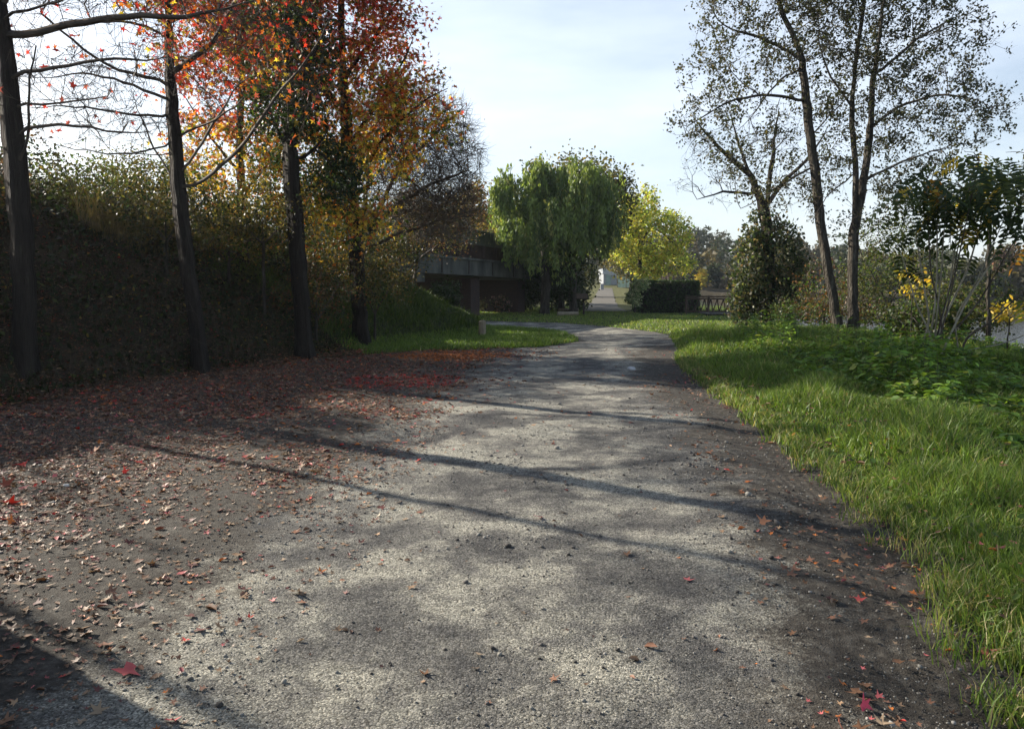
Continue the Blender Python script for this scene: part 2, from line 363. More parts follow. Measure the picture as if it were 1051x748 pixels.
# ------------------------------------------------------------------ tree growth
def resample(P, step):
    P = np.asarray(P, float); d = np.linalg.norm(np.diff(P, axis=0), axis=1); s = np.concatenate([[0], np.cumsum(d)])
    n = max(2, int(s[-1] / step) + 1); u = np.linspace(0, s[-1], n)
    Q = np.stack([np.interp(u, s, P[:, k]) for k in range(3)], 1)
    if len(P) > 2 and n > 4:
        for _ in range(3): Q[1:-1] = .5 * Q[1:-1] + .25 * (Q[:-2] + Q[2:])
    return Q
def grow(guides, att, step=.3, infl=1.6, kill=.5, maxit=70, trop=(0, 0, .12), wig=.18, seed=0):
    r = np.random.default_rng(seed)
    pos = []; par = []; gid = []
    for gi, g in enumerate(guides):
        Q = resample(g, step)
        if gi == 0: prev = -1
        else:
            A = np.array(pos); prev = int(np.argmin(np.linalg.norm(A - Q[0], axis=1)))
            if np.linalg.norm(A[prev] - Q[0]) < step: Q = Q[1:]
        Q = Q + r.normal(size=Q.shape) * step * wig * (.22 if gi == 0 else .3) * (np.arange(len(Q)) > 0)[:, None]
        for q in Q: pos.append(q); par.append(prev); gid.append(gi); prev = len(pos) - 1
    pos = list(pos); P = np.array(pos)
    att = np.array(att)
    D = np.linalg.norm(att[:, None] - P[None], axis=2); near = D.argmin(1); nd = D.min(1)
    nchild = {}
    for it in range(maxit):
        act = nd < infl
        if not act.any(): break
        idx = near[act]; v = att[act] - P[idx]; v /= np.linalg.norm(v, axis=1)[:, None] + 1e-9
        acc = np.zeros((len(P), 3)); np.add.at(acc, idx, v)
        src = np.unique(idx)
        src = np.array([s for s in src if nchild.get(s, 0) < 3])
        if len(src) == 0: break
        a = acc[src]; a /= np.linalg.norm(a, axis=1)[:, None] + 1e-9
        # inertia: follow parent's direction partly
        pp = np.array([par[s] if par[s] >= 0 else s for s in src]); pd = P[src] - P[pp]; pd /= np.linalg.norm(pd, axis=1)[:, None] + 1e-9
        newcnt = np.array([nchild.get(s, 0) for s in src])
        a = a + pd * .35 * (newcnt == 0)[:, None] + np.array(trop) + r.normal(size=a.shape) * wig
        a /= np.linalg.norm(a, axis=1)[:, None]
        new = P[src] + a * step
        k0 = len(P)
        for s in src: par.append(int(s)); gid.append(-1); nchild[s] = nchild.get(s, 0) + 1
        P = np.vstack([P, new])
        Dn = np.linalg.norm(att[:, None] - new[None], axis=2); m = Dn.min(1); mi = Dn.argmin(1)
        better = m < nd; nd = np.where(better, m, nd); near = np.where(better, mi + k0, near)
        keep = nd > kill; att, nd, near = att[keep], nd[keep], near[keep]
        if len(att) == 0: break
    return P, np.array(par), np.array(gid)
def radii(P, par, R0, tip=.006, e=2.3):
    n = len(P); r = np.zeros(n); acc = np.zeros(n); haskid = np.zeros(n, bool)
    for i in range(n - 1, -1, -1):
        r[i] = tip if not haskid[i] else acc[i] ** (1 / e)
        if par[i] >= 0: acc[par[i]] += r[i] ** e; haskid[par[i]] = True
    m = r.max()
    if m > tip: r = tip + (R0 - tip) * ((r - tip) / (m - tip)) ** 1.3
    return r, ~haskid
def tubes(chains, rads, mink=3):
    VV = []; F4 = []; base = 0
    for C, r in zip(chains, rads):
        n = len(C)
        if n < 2: continue
        rm = r.max(); k = 12 if rm > .12 else 8 if rm > .05 else 5 if rm > .02 else mink
        T = np.gradient(C, axis=0); T /= np.linalg.norm(T, axis=1)[:, None] + 1e-9
        ref = np.array([0, 1, 0.]) if abs(T[0, 1]) < .8 else np.array([1., 0, 0])
        U = np.cross(T, ref); U /= np.linalg.norm(U, axis=1)[:, None] + 1e-9; W = np.cross(T, U)
        a = np.arange(k) * 2 * math.pi / k
        rr = r[:, None] * (1 + (.10 * np.sin(3 * a + C[:, 2:3] * 1.7) + .06 * np.sin(5 * a - C[:, 2:3] * 3.1) if rm > .05 else 0 * a))
        ring = C[:, None] + (U[:, None] * np.cos(a)[None, :, None] + W[:, None] * np.sin(a)[None, :, None]) * rr[..., None]
        VV.append(ring.reshape(-1, 3)); i = np.arange(n * k).reshape(n, k) + base; j = np.roll(i, -1, axis=1)
        F4.append(np.stack([i[:-1], j[:-1], j[1:], i[1:]], -1).reshape(-1, 4)); base += n * k
    return np.vstack(VV), np.vstack(F4)
def chains_of(P, par, r, gid):
    n = len(P); kids = [[] for _ in range(n)]
    for i in range(n):
        if par[i] >= 0: kids[par[i]].append(i)
    out = []; stack = [(0, None)]
    while stack:
        s, p = stack.pop(); ch = ([p] if p is not None else []) + [s]; rr = ([r[s] * 1.05] if p is not None else []) + [r[s]]; c = s
        while kids[c]:
            ks = sorted(kids[c], key=lambda q: (0 if (gid[q] == gid[c] and gid[c] >= 0) else 1, -r[q]))
            for q in ks[1:]: stack.append((q, c))
            c = ks[0]; ch.append(c); rr.append(r[c])
        out.append((ch, np.array(rr), gid[s]))
    return out
def twigs(P0, D, L, r0, seed=0, droop=0.0):
    """vectorised bent three-sided twigs; returns V,F and sample points along"""
    r = np.random.default_rng(seed); n = len(P0)
    D = D / (np.linalg.norm(D, axis=1)[:, None] + 1e-9)
    mid = P0 + D * (L * .5)[:, None]; D2 = D + r.normal(size=D.shape) * .35; D2[:, 2] += .15 - droop; D2 /= np.linalg.norm(D2, axis=1)[:, None]
    end = mid + D2 * (L * .5)[:, None]
    ref = r.normal(size=D.shape); U = np.cross(D, ref); U /= np.linalg.norm(U, axis=1)[:, None]; W = np.cross(D, U)
    a = np.arange(3) * 2 * math.pi / 3
    o = U[:, None] * np.cos(a)[None, :, None] + W[:, None] * np.sin(a)[None, :, None]
    A = P0[:, None] + o * r0; B = mid[:, None] + o * r0 * .7; Cc = end[:, None] + o * r0 * .3
    V = np.concatenate([A, B, Cc], 1).reshape(-1, 3); b = (np.arange(n) * 9)[:, None, None]
    f = np.array([(i, (i + 1) % 3, 3 + (i + 1) % 3, 3 + i) for i in range(3)] + [(3 + i, 3 + (i + 1) % 3, 6 + (i + 1) % 3, 6 + i) for i in range(3)])[None] + b
    return V, f.reshape(-1, 4), P0, mid, end
def ellipsoid_points(specs, n, seed=0, hollow=.0):
    """specs: (px,py,Y,rx_px,ry_px,rdepth[,weight]) picture-measured crowns turned into metres at distance Y"""
    r = np.random.default_rng(seed); vol = np.array([s[3] * s[4] * (s[6] if len(s) > 6 else 1) for s in specs], float); vol /= vol.sum(); out = []
    for s, v in zip(specs, vol):
        m = int(n * v) + 1; c = at(s[0], s[1], s[2]); k = s[2] / F
        d = r.normal(size=(m, 3)); d /= np.linalg.norm(d, axis=1)[:, None]; rad = r.uniform(hollow ** 3, 1, m) ** (1 / 3)
        out.append(c + d * rad[:, None] * np.array([s[3] * k, s[5], s[4] * k]))
    return np.vstack(out)
def make_tree(name, label, cat, guides, crown, R0, natt=900, step=.3, infl=1.6, kill=.45, seed=0, bark=M_BARK, twig_n=2, twig_L=.6, twig_r=.006, tip=.008,
              leaf=None, group=None, trop=(0, 0, .1), main=1, trunk_extra=None, droop=0., wig=.18, tip_only=False):
    """guides: list of world polylines (first = trunk). leaf = dict(n,size,palette,weights,tmpl,colfn,...)"""
    r = np.random.default_rng(seed + 100)
    att = crown if isinstance(crown, np.ndarray) else ellipsoid_points(crown, natt, seed)
    P, par, gid = grow(guides, att, step, infl, kill, seed=seed, trop=trop, wig=wig)
    rad, tipm = radii(P, par, R0, tip)
    # base flare
    g0 = np.where(gid == 0)[0]; z0 = P[0, 2]; rad[g0] *= 1 + .7 * np.exp(-np.maximum(P[g0, 2] - z0 - .1, 0) / .22)
    root = thing(name, label, cat, tuple(P[0]), group)
    ch = chains_of(P, par, rad, gid)
    tr = [c for c in ch if 0 <= c[2] < main]; br = [c for c in ch if not (0 <= c[2] < main)]
    Vt, Ft = tubes([P[c[0]] for c in tr], [c[1] for c in tr]); local(mesh_np('trunk', Vt, [Ft], bark, smooth=True), root)
    # twigs
    thin = np.where((rad < max(.03, tip * 3.5)) & (gid < 0))[0] if not tip_only else np.where(tipm)[0]
    Vs, Fs = [], []; base = 0
    if br:
        Vb, Fb = tubes([P[c[0]] for c in br], [c[1] for c in br]); Vs.append(Vb); Fs.append(Fb); base = len(Vb)
    pts = P[thin]; sites = [pts]
    if twig_n and len(thin):
        src = np.repeat(thin, twig_n); d = P[src] - P[np.maximum(par[src], 0)]; d /= np.linalg.norm(d, axis=1)[:, None] + 1e-9
        d = d * .7 + r.normal(size=d.shape) * .6; L = twig_L * r.uniform(.4, 1.3, len(src))
        Vw, Fw, a, b, c = twigs(P[src], d, L, twig_r, seed, droop); Vs.append(Vw); Fs.append(Fw + base)
        # side twiglets
        d2 = (c - a) * .5 + r.normal(size=a.shape) * .35 * twig_L; Vw2, Fw2, a2, b2, c2 = twigs(b, d2, L * .55, twig_r * .6, seed + 1, droop)
        Fs.append(Fw2 + base + len(Vw)); Vs.append(Vw2)
        sites = [b, c, b2, c2, (a + b) / 2, (b + c) / 2]
    if Vs: local(mesh_np('branches', np.vstack(Vs), [np.vstack(Fs)], M_TWIG if R0 < .2 else bark, smooth=True), root)
    sites = np.vstack(sites)
    if leaf:
        for li, lf in enumerate(leaf if isinstance(leaf, list) else [leaf]):
            S = sites if 'filt' not in lf else sites[lf['filt'](sites)]
            if len(S) == 0: continue
            n = lf['n']; cl = lf.get('clump')
            if cl:   # leaves gather round a subset of sites
                cs = S[r.integers(0, len(S), cl)]; p = cs[r.integers(0, cl, n)]
            else: p = S[r.integers(0, len(S), n)]
            p = p + r.normal(size=(n, 3)) * lf.get('off', .08)
            local(leaves(lf.get('name', 'crown'), p, lf['size'], lf['palette'], lf.get('weights', [1] * len(lf['palette'])), lf.get('mat', M_LEAF), None,
                         lf.get('tmpl', QUAD), lf.get('up', .3), lf.get('spread', 1), lf.get('jitter', .25), lf.get('colfn'), r), root)
    if trunk_extra: trunk_extra(root, P, par, gid, rad)
    return root, P, par, gid, rad, sites
def gpath(*pts):
    return [at(*p) for p in pts]
def rooted(pts, sink=.15):
    """trunk polyline from picture points; foot is dropped onto the ground"""
    Q = [at(*p) for p in pts]; b = Q[0].copy(); b[2] = float(H(b[0], b[1])) - sink; return [b] + Q[1:]
# ------------------------------------------------------------------ palettes (linear)
RED = (.52, .042, .03); ORA = (.50, .15, .03); YEL = (.58, .42, .06); GRN = (.07, .12, .025); BRN = (.16, .08, .04); TAN = (.28, .175, .10)
DGR = (.025, .045, .018); OLI = (.09, .09, .03); PNK = (.42, .10, .10); DRD = (.26, .07, .04)

# ------------------------------------------------------------------ left bank trees
# leaning far-left trunk with long bare horizontal limbs
make_tree('maple_tree', 'thick dark trunk at the left edge with long bare horizontal limbs', 'tree',
    [rooted([(24, 400, 11), (26, 300, 11), (17, 180, 11), (8, 90, 11), (0, 0, 11), (-8, -120, 11)]),
     gpath((12, 135, 11), (30, 128, 11.1), (75, 128, 11.3), (120, 136, 11.4), (170, 136, 11.5)),
     gpath((9, 105, 11), (30, 109, 11.2), (60, 107, 11.2), (110, 98, 11.3)),
     gpath((8, 40, 11), (45, 30, 11.3), (130, 16, 11.6), (200, 18, 12), (275, -2, 12.2)),
     gpath((4, 15, 11), (40, 8, 10.5), (100, -10, 10.3)), gpath((10, 75, 11), (50, 72, 11), (100, 60, 11.2), (150, 62, 11.4)), gpath((16, 185, 11), (50, 190, 11.1), (90, 176, 11.3)),
     gpath((22, 165, 11), (30, 140, 10.8), (28, 90, 10.6), (40, 30, 10.5)),
     gpath((5, 60, 11), (-60, 20, 11.5), (-140, -20, 12)),
     gpath((0, 0, 11), (60, -70, 11.5), (120, -120, 12))],
    [(60, 60, 11.2, 120, 70, 1.4), (180, 20, 12, 110, 45, 1.2), (0, -90, 11.5, 150, 80, 2.2), (70, 125, 11.3, 90, 25, .9)], .175, natt=900, step=.2, infl=1.1, kill=.28, seed=1, bark=M_BARKD,
    twig_n=4, twig_L=.5, twig_r=.005, tip=.006,
    leaf=[dict(n=260, size=.12, palette=[RED, PNK], tmpl=STAR, name='crown', jitter=.2)])
# second maple: forked trunk
make_tree('maple_tree', 'slim dark maple forking low, with bare twigs and red leaves near its top', 'tree',
    [rooted([(207, 372, 14), (203, 335, 14), (191, 260, 14), (184, 195, 14), (179, 130, 14), (174, 60, 14), (172, 0, 14), (168, -110, 14)]),
     gpath((189, 196, 14), (215, 182, 13.9), (245, 155, 13.8), (265, 128, 13.7), (285, 95, 13.5), (320, 60, 13.3), (345, 0, 13.2)),
     gpath((184, 192, 14), (165, 165, 14.2), (152, 140, 14.4), (140, 110, 14.6)),
     gpath((180, 120, 14), (130, 118, 14), (80, 108, 14), (20, 110, 14.2)),
     gpath((177, 85, 14), (110, 70, 13.8), (75, 40, 13.6), (40, 12, 13.5)),
     gpath((186, 178, 14), (210, 145, 14.3), (225, 115, 14.6), (240, 95, 14.8)),
     gpath((176, 75, 14), (215, 50, 14), (238, 10, 14), (250, -30, 14)),
     gpath((183, 160, 14), (140, 158, 13.8), (115, 157, 13.6)), gpath((181, 148, 14), (120, 160, 14.1), (55, 148, 14.3)), gpath((180, 105, 14), (130, 85, 14.2), (90, 75, 14.4), (30, 80, 14.6)), gpath((185, 185, 14), (160, 188, 13.8), (120, 196, 13.6), (90, 190, 13.5)), gpath((175, 40, 14), (140, 20, 14), (95, 22, 14)),
     gpath((181, 140, 14), (210, 128, 13.8), (225, 125, 13.6), (250, 100, 13.4))],
    [(170, 60, 14, 120, 90, 2.0), (260, 60, 13.7, 90, 80, 1.6), (90, 110, 14, 80, 50, 1.4), (180, -70, 14, 130, 70, 2.4)], .16, natt=1300, step=.22, infl=1.1, kill=.3, seed=2, bark=M_BARKD,
    twig_n=4, twig_L=.55, twig_r=.005, tip=.006,
    leaf=[dict(n=2000, size=.12, palette=[RED, ORA, PNK, YEL, (.18, .14, .04)], weights=[3, 3, 1, 2, 2], tmpl=STAR, filt=lambda S: ((S[:, 2] > 5.4) & (S[:, 0] > -7.0)) | (S[:, 0] > -4.2), clump=260, off=.18),
          dict(n=130, size=.12, palette=[RED, PNK], tmpl=STAR, name='low_leaves')])
for i_, (bx, by, hh) in enumerate([(-12.2, 9.8, 9), (-9.7, 11.3, 8.5)]):  # out-of-view maples added to throw dappled shade on the near lane
    bz_ = float(H(bx, by)); q = np.array([bx, by, bz_ - .2]); r_ = np.random.default_rng(900 + i_)
    cr = np.vstack([(q + np.array([0, 0, hh * .72])) + (lambda d: d / np.linalg.norm(d, axis=1)[:, None] * (r_.random((len(d), 1)) ** .4))(r_.normal(size=(520, 3))) * np.array([2.4, 2.4, hh * .3])])
    make_tree('maple_tree', ['tall thin maple on the bank left of the frame', 'thin maple on the bank next to the far-left trunk'][i_], 'tree', [[q, q + np.array([.1, 0, hh * .3]), q + np.array([-.1, .1, hh * .6]), q + np.array([0, 0, hh * .95])]], cr, .07, step=.32, infl=1.8, kill=.45, seed=910 + i_, bark=M_BARKD,
        twig_n=2, twig_L=.5, leaf=[dict(n=4600, size=.13, palette=[RED, ORA, BRN], tmpl=STAR, clump=230, off=.2)])
def maple_cols(z_red, z_yel):
    P = [RED, ORA, YEL, GRN, DRD, PNK, (.16, .11, .04)]
    def f(p, r):
        t = np.clip((p[:, 2] - z_yel) / (z_red - z_yel) + r.normal(size=len(p)) * .22, 0, 1); u = r.random(len(p))
        return np.where(t > .66, np.where(u < .22, 0, np.where(u < .5, 4, np.where(u < .72, 1, np.where(u < .9, 6, 5)))), np.where(t > .33, np.where(u < .5, 1, np.where(u < .8, 2, 3)), np.where(u < .5, 2, np.where(u < .7, 1, 3))))
    return f, P
fE, PE = maple_cols(6.8, 5.0)
make_tree('maple_tree', 'golden yellow and orange maple glowing behind the forked trunk', 'tree',
    [rooted([(252, 330, 21), (250, 240, 21), (246, 150, 21), (250, 60, 21), (250, -40, 21)]),
     gpath((249, 200, 21), (290, 150, 21), (330, 110, 21)), gpath((249, 180, 21), (215, 140, 21), (190, 100, 21)), gpath((248, 230, 21), (285, 200, 20.6), (320, 190, 20.2))],
    [(250, 70, 21, 75, 100, 2.2), (240, 190, 21, 75, 55, 1.8), (300, 190, 20.5, 50, 60, 1.4), (230, -30, 21, 90, 60, 2)], .17, natt=900, step=.3, infl=1.4, kill=.4, seed=3, bark=M_BARKD, twig_L=.5,
    leaf=[dict(n=19000, size=.14, palette=PE, colfn=fE, tmpl=STAR, off=.2, clump=1000)])
# ivy-wrapped dark tree
make_tree('ivy_clad_tree', 'dark ivy-smothered tree standing on the bank foot between the maples', 'tree',
    [rooted([(314, 335, 17), (306, 250, 17), (298, 150, 17), (296, 60, 17), (294, -60, 17)]),
     gpath((300, 170, 17), (330, 150, 17), (350, 110, 17.3)), gpath((299, 160, 17), (275, 120, 17), (262, 60, 16.8)), gpath((298, 110, 17), (320, 60, 16.8), (340, 20, 16.6))],
    [(300, 60, 17, 42, 90, 1.0), (330, 175, 17.2, 38, 34, .8), (300, -60, 17, 60, 50, 1.4), (285, 120, 17, 28, 50, .7)], .22, natt=520, step=.28, infl=1.3, kill=.4, seed=4, bark=M_BARKD, twig_L=.35,
    leaf=[dict(n=14000, size=.10, palette=[DGR, (.035, .055, .02), (.02, .03, .015)], tmpl=QUAD, off=.16, clump=1400, name='crown'),
          dict(n=3000, size=.1, palette=[DGR, GRN], off=.2, name='ivy', filt=lambda S: S[:, 2] < 99)])
# the big red-to-orange maple reaching over the lane
fD, PD = maple_cols(8.6, 4.2)
make_tree('maple_tree', 'broad leafy maple, red above and orange yellow below, arching towards the lane', 'tree',
    [rooted([(372, 320, 20), (366, 240, 20), (358, 150, 20), (352, 60, 20), (350, -60, 20)]),
     gpath((362, 190, 20), (395, 140, 19.6), (430, 105, 19.4), (470, 85, 19.2)), gpath((358, 150, 20), (400, 90, 20), (425, 40, 20)), gpath((364, 215, 20), (330, 180, 19.5), (300, 160, 19)),
     gpath((356, 120, 20), (320, 70, 19.5), (290, 20, 19)), gpath((354, 80, 20), (390, 30, 20), (415, -10, 20)), gpath((363, 200, 20), (385, 185, 19), (400, 190, 18.2))],
    [(350, 20, 20, 72, 75, 2.4), (425, 108, 19.5, 58, 32, 1.6), (360, 130, 19.8, 78, 65, 2.0), (360, 215, 19, 50, 48, 1.5), (330, -60, 20, 100, 60, 2.6), (400, 40, 20, 34, 45, 1.4), (270, 30, 19.5, 60, 60, 1.4)],
    .24, natt=1700, step=.3, infl=1.3, kill=.38, seed=5, bark=M_BARKD, twig_L=.5,
    leaf=[dict(n=29000, size=.135, palette=PD, colfn=fD, tmpl=STAR, off=.19, clump=1500, weights=[1])])
# bare fan-shaped tree leaning over the bridge
make_tree('bare_tree', 'leafless fan of fine twigs leaning right over the grass slope by the bridge', 'tree',
    [rooted([(362, 300, 25), (368, 262, 25), (385, 225, 25), (405, 180, 25), (425, 130, 25)]),
     gpath((372, 250, 25), (400, 215, 25), (440, 190, 24.5), (480, 175, 24)), gpath((370, 258, 25), (410, 240, 24.6), (455, 225, 24.2), (490, 222, 24)),
     gpath((369, 262, 25), (375, 200, 25.5), (385, 150, 26), (395, 110, 26)), gpath((380, 235, 25), (410, 170, 25), (450, 135, 25), (475, 110, 25))],
    [(430, 165, 25, 66, 68, 2.6), (450, 215, 24.5, 46, 32, 2.0), (390, 140, 25.5, 40, 50, 2)], .16, natt=3200, step=.22, infl=1.1, kill=.24, seed=6, bark=M_BARKD, twig_n=4, twig_L=.6, twig_r=.008, tip=.009,
    leaf=[dict(n=1300, size=.08, palette=[BRN, OLI], name='last_leaves')])
make_tree('thicket_bush', 'tangled olive brown bush under the leafless tree above the bridge deck', 'bush',
    [rooted([(425, 290, 28), (428, 262, 28), (432, 225, 28)]), gpath((427, 270, 28), (400, 250, 28), (385, 230, 28)), gpath((427, 268, 28), (460, 245, 28), (480, 225, 28))],
    [(432, 232, 28, 62, 36, 2.2), (400, 262, 27, 40, 20, 1.5), (470, 215, 29, 34, 24, 1.5)], .09, natt=700, step=.25, infl=1.2, kill=.34, seed=8, twig_n=3, twig_L=.5,
    leaf=[dict(n=9000, size=.09, palette=[OLI, BRN, (.20, .15, .05), DGR], off=.15)])

# ------------------------------------------------------------------ right side trees
AL = [(.055, .062, .03), (.08, .075, .04), (.035, .045, .022)]
make_tree('alder_tree', 'leaning slender tree with small dark leaves, left of the riverside pair', 'tree',
    [rooted([(862, 345, 22), (853, 290, 22), (843, 235, 22), (836, 170, 22), (828, 110, 22), (822, 50, 22), (800, 10, 22), (790, -60, 22)]),
     gpath((828, 105, 22), (790, 95, 22), (745, 105, 22), (705, 130, 22)), gpath((836, 170, 22), (800, 190, 22.3), (760, 215, 22.6)), gpath((822, 60, 22), (785, 40, 22), (750, 30, 22)),
     gpath((832, 140, 22), (860, 110, 22), (880, 90, 22)), gpath((824, 70, 22), (800, 80, 21.5), (770, 120, 21))],
    [(770, 60, 22, 68, 72, 1.8), (760, 130, 22, 66, 40, 1.5), (800, -40, 22, 90, 60, 2), (830, 60, 22, 50, 70, 1.5), (790, 190, 22.3, 45, 30, 1.2)], .155, natt=1300, step=.26, infl=1.2, kill=.33, seed=11, twig_L=.55, twig_r=.006, tip=.008,
    leaf=[dict(n=17000, size=.095, palette=AL, off=.085, clump=2300)])
make_tree('alder_tree', 'upright twin-stemmed tree with small dark leaves, right of the riverside pair', 'tree',
    [rooted([(877, 345, 22), (875, 290, 22), (877, 230, 22), (879, 180, 22), (874, 120, 22), (878, 60, 22), (888, 0, 22), (890, -70, 22)]),
     gpath((877, 232, 22), (886, 190, 22.2), (893, 140, 22.4), (896, 80, 22.4), (905, 20, 22.4), (915, -60, 22.4)),
     gpath((894, 130, 22.3), (930, 105, 22), (970, 95, 22), (1010, 105, 22)), gpath((896, 80, 22.4), (935, 45, 22), (975, 20, 22), (1005, 10, 22)),
     gpath((886, 185, 22.2), (930, 165, 22), (975, 150, 22)), gpath((876, 110, 22), (850, 80, 22), (840, 40, 22)), gpath((880, 175, 22), (850, 200, 21.6), (835, 225, 21.4))],
    [(920, 50, 22, 86, 70, 2.2), (960, 130, 22, 72, 42, 1.8), (890, -40, 22, 100, 60, 2.4), (880, 190, 22, 60, 60, 1.5), (940, 190, 22, 50, 35, 1.4), (880, 100, 22, 50, 60, 1.6)], .165, natt=1900, step=.26, infl=1.2, kill=.33, seed=12,
    twig_L=.55, twig_r=.006, tip=.008, main=2, leaf=[dict(n=27000, size=.095, palette=AL, off=.085, clump=3400)])
# ivy tower with a bare crown above
def ivy_tower():
    c = [(769, 280, 30, 17, 44, .8), (800, 262, 30, 22, 36, .9), (783, 235, 30, 15, 20, .6), (820, 292, 30, 12, 34, .6), (762, 312, 30, 12, 20, .5), (792, 305, 30, 22, 26, .8)]
    root, P, par, gid, rad, S = make_tree('ivy_clad_tree', 'tree wrapped in a wide ivy column with bare branches above, beside the railing', 'tree',
        [rooted([(792, 335, 30), (790, 290, 30), (788, 240, 30), (786, 215, 30), (770, 180, 30), (755, 140, 30), (750, 115, 30)]),
         gpath((786, 215, 30), (800, 190, 30), (830, 165, 30), (850, 130, 30)), gpath((778, 200, 30), (745, 195, 30), (715, 205, 30)), gpath((787, 215, 30), (792, 160, 30.3), (800, 110, 30.5)),
         gpath((770, 180, 30), (735, 150, 30), (712, 120, 30))],
        [(765, 160, 30, 62, 52, 2.0), (820, 160, 30, 45, 45, 1.8), (730, 185, 30, 30, 30, 1.5)], .26, natt=800, step=.32, infl=1.6, kill=.42, seed=13, bark=M_BARKD, twig_L=.6, twig_r=.008, tip=.011, twig_n=2,
        leaf=[dict(n=500, size=.09, palette=AL, name='last_leaves')])
    p = ellipsoid_points(c, 9500, 31, hollow=.55); r = np.random.default_rng(5)
    p = p + r.normal(size=p.shape) * .16; p = p[p[:, 2] > H(p[:, 0], p[:, 1]) + .02]
    local(leaves('ivy', p, .16, [(.05, .07, .03), (.13, .15, .06), DGR, (.16, .13, .08)], [3, 2, 3, 2], M_LEAF, None, QUAD, .2, 1, .3, None, r), root)
ivy_tower()
# low bushes below the alders
for i, (px, py, Y, rx, ry, pal, lab, n) in enumerate([
    (912, 280, 24.5, 46, 58, [GRN, (.14, .16, .05), OLI, DGR], 'loose leafy bush to the right of the paired riverside trees', 8000),
    (985, 318, 19, 42, 30, [OLI, DGR, (.12, .15, .04)], 'twiggy green bush behind the straight stems at the water side', 4500),
    (845, 300, 24, 26, 34, [OLI, BRN, GRN], 'thin brown bush between the ivy column and the paired trees', 1500),
    (862, 318, 26, 44, 15, [OLI, DGR, BRN], 'low dark brush at the water edge behind the paired trunks', 3600),
    (815, 322, 26, 26, 10, [OLI, DGR, GRN], 'low brush at the water edge right of the ivy column', 1800),
    (955, 332, 15.2, 30, 20, [OLI, DGR, GRN], 'low dense bush round the foot of the pale stems', 3000),
    (1015, 200, 16, 46, 24, [DGR, GRN, OLI], 'dark leafy boughs hanging in at the right edge above the water', 2200)]):
    x, y, z = at(px, 340, Y); base = (px, 350, Y)
    make_tree('riverside_bush', lab, 'bush', [rooted([base, (px, py + ry * .5, Y), (px + 3, py, Y)]), gpath((px, py + ry * .6, Y), (px - rx * .4, py, Y), (px - rx * .7, py - ry * .5, Y)), gpath((px, py + ry * .6, Y), (px + rx * .4, py, Y), (px + rx * .7, py - ry * .4, Y))],
        [(px, py, Y, rx, ry, rx * Y / F)], .05, natt=500, step=.22, infl=1.1, kill=.3, seed=20 + i, twig_n=3, twig_L=.45, twig_r=.005, leaf=[dict(n=n, size=.085, palette=pal, off=.12, clump=1500)])
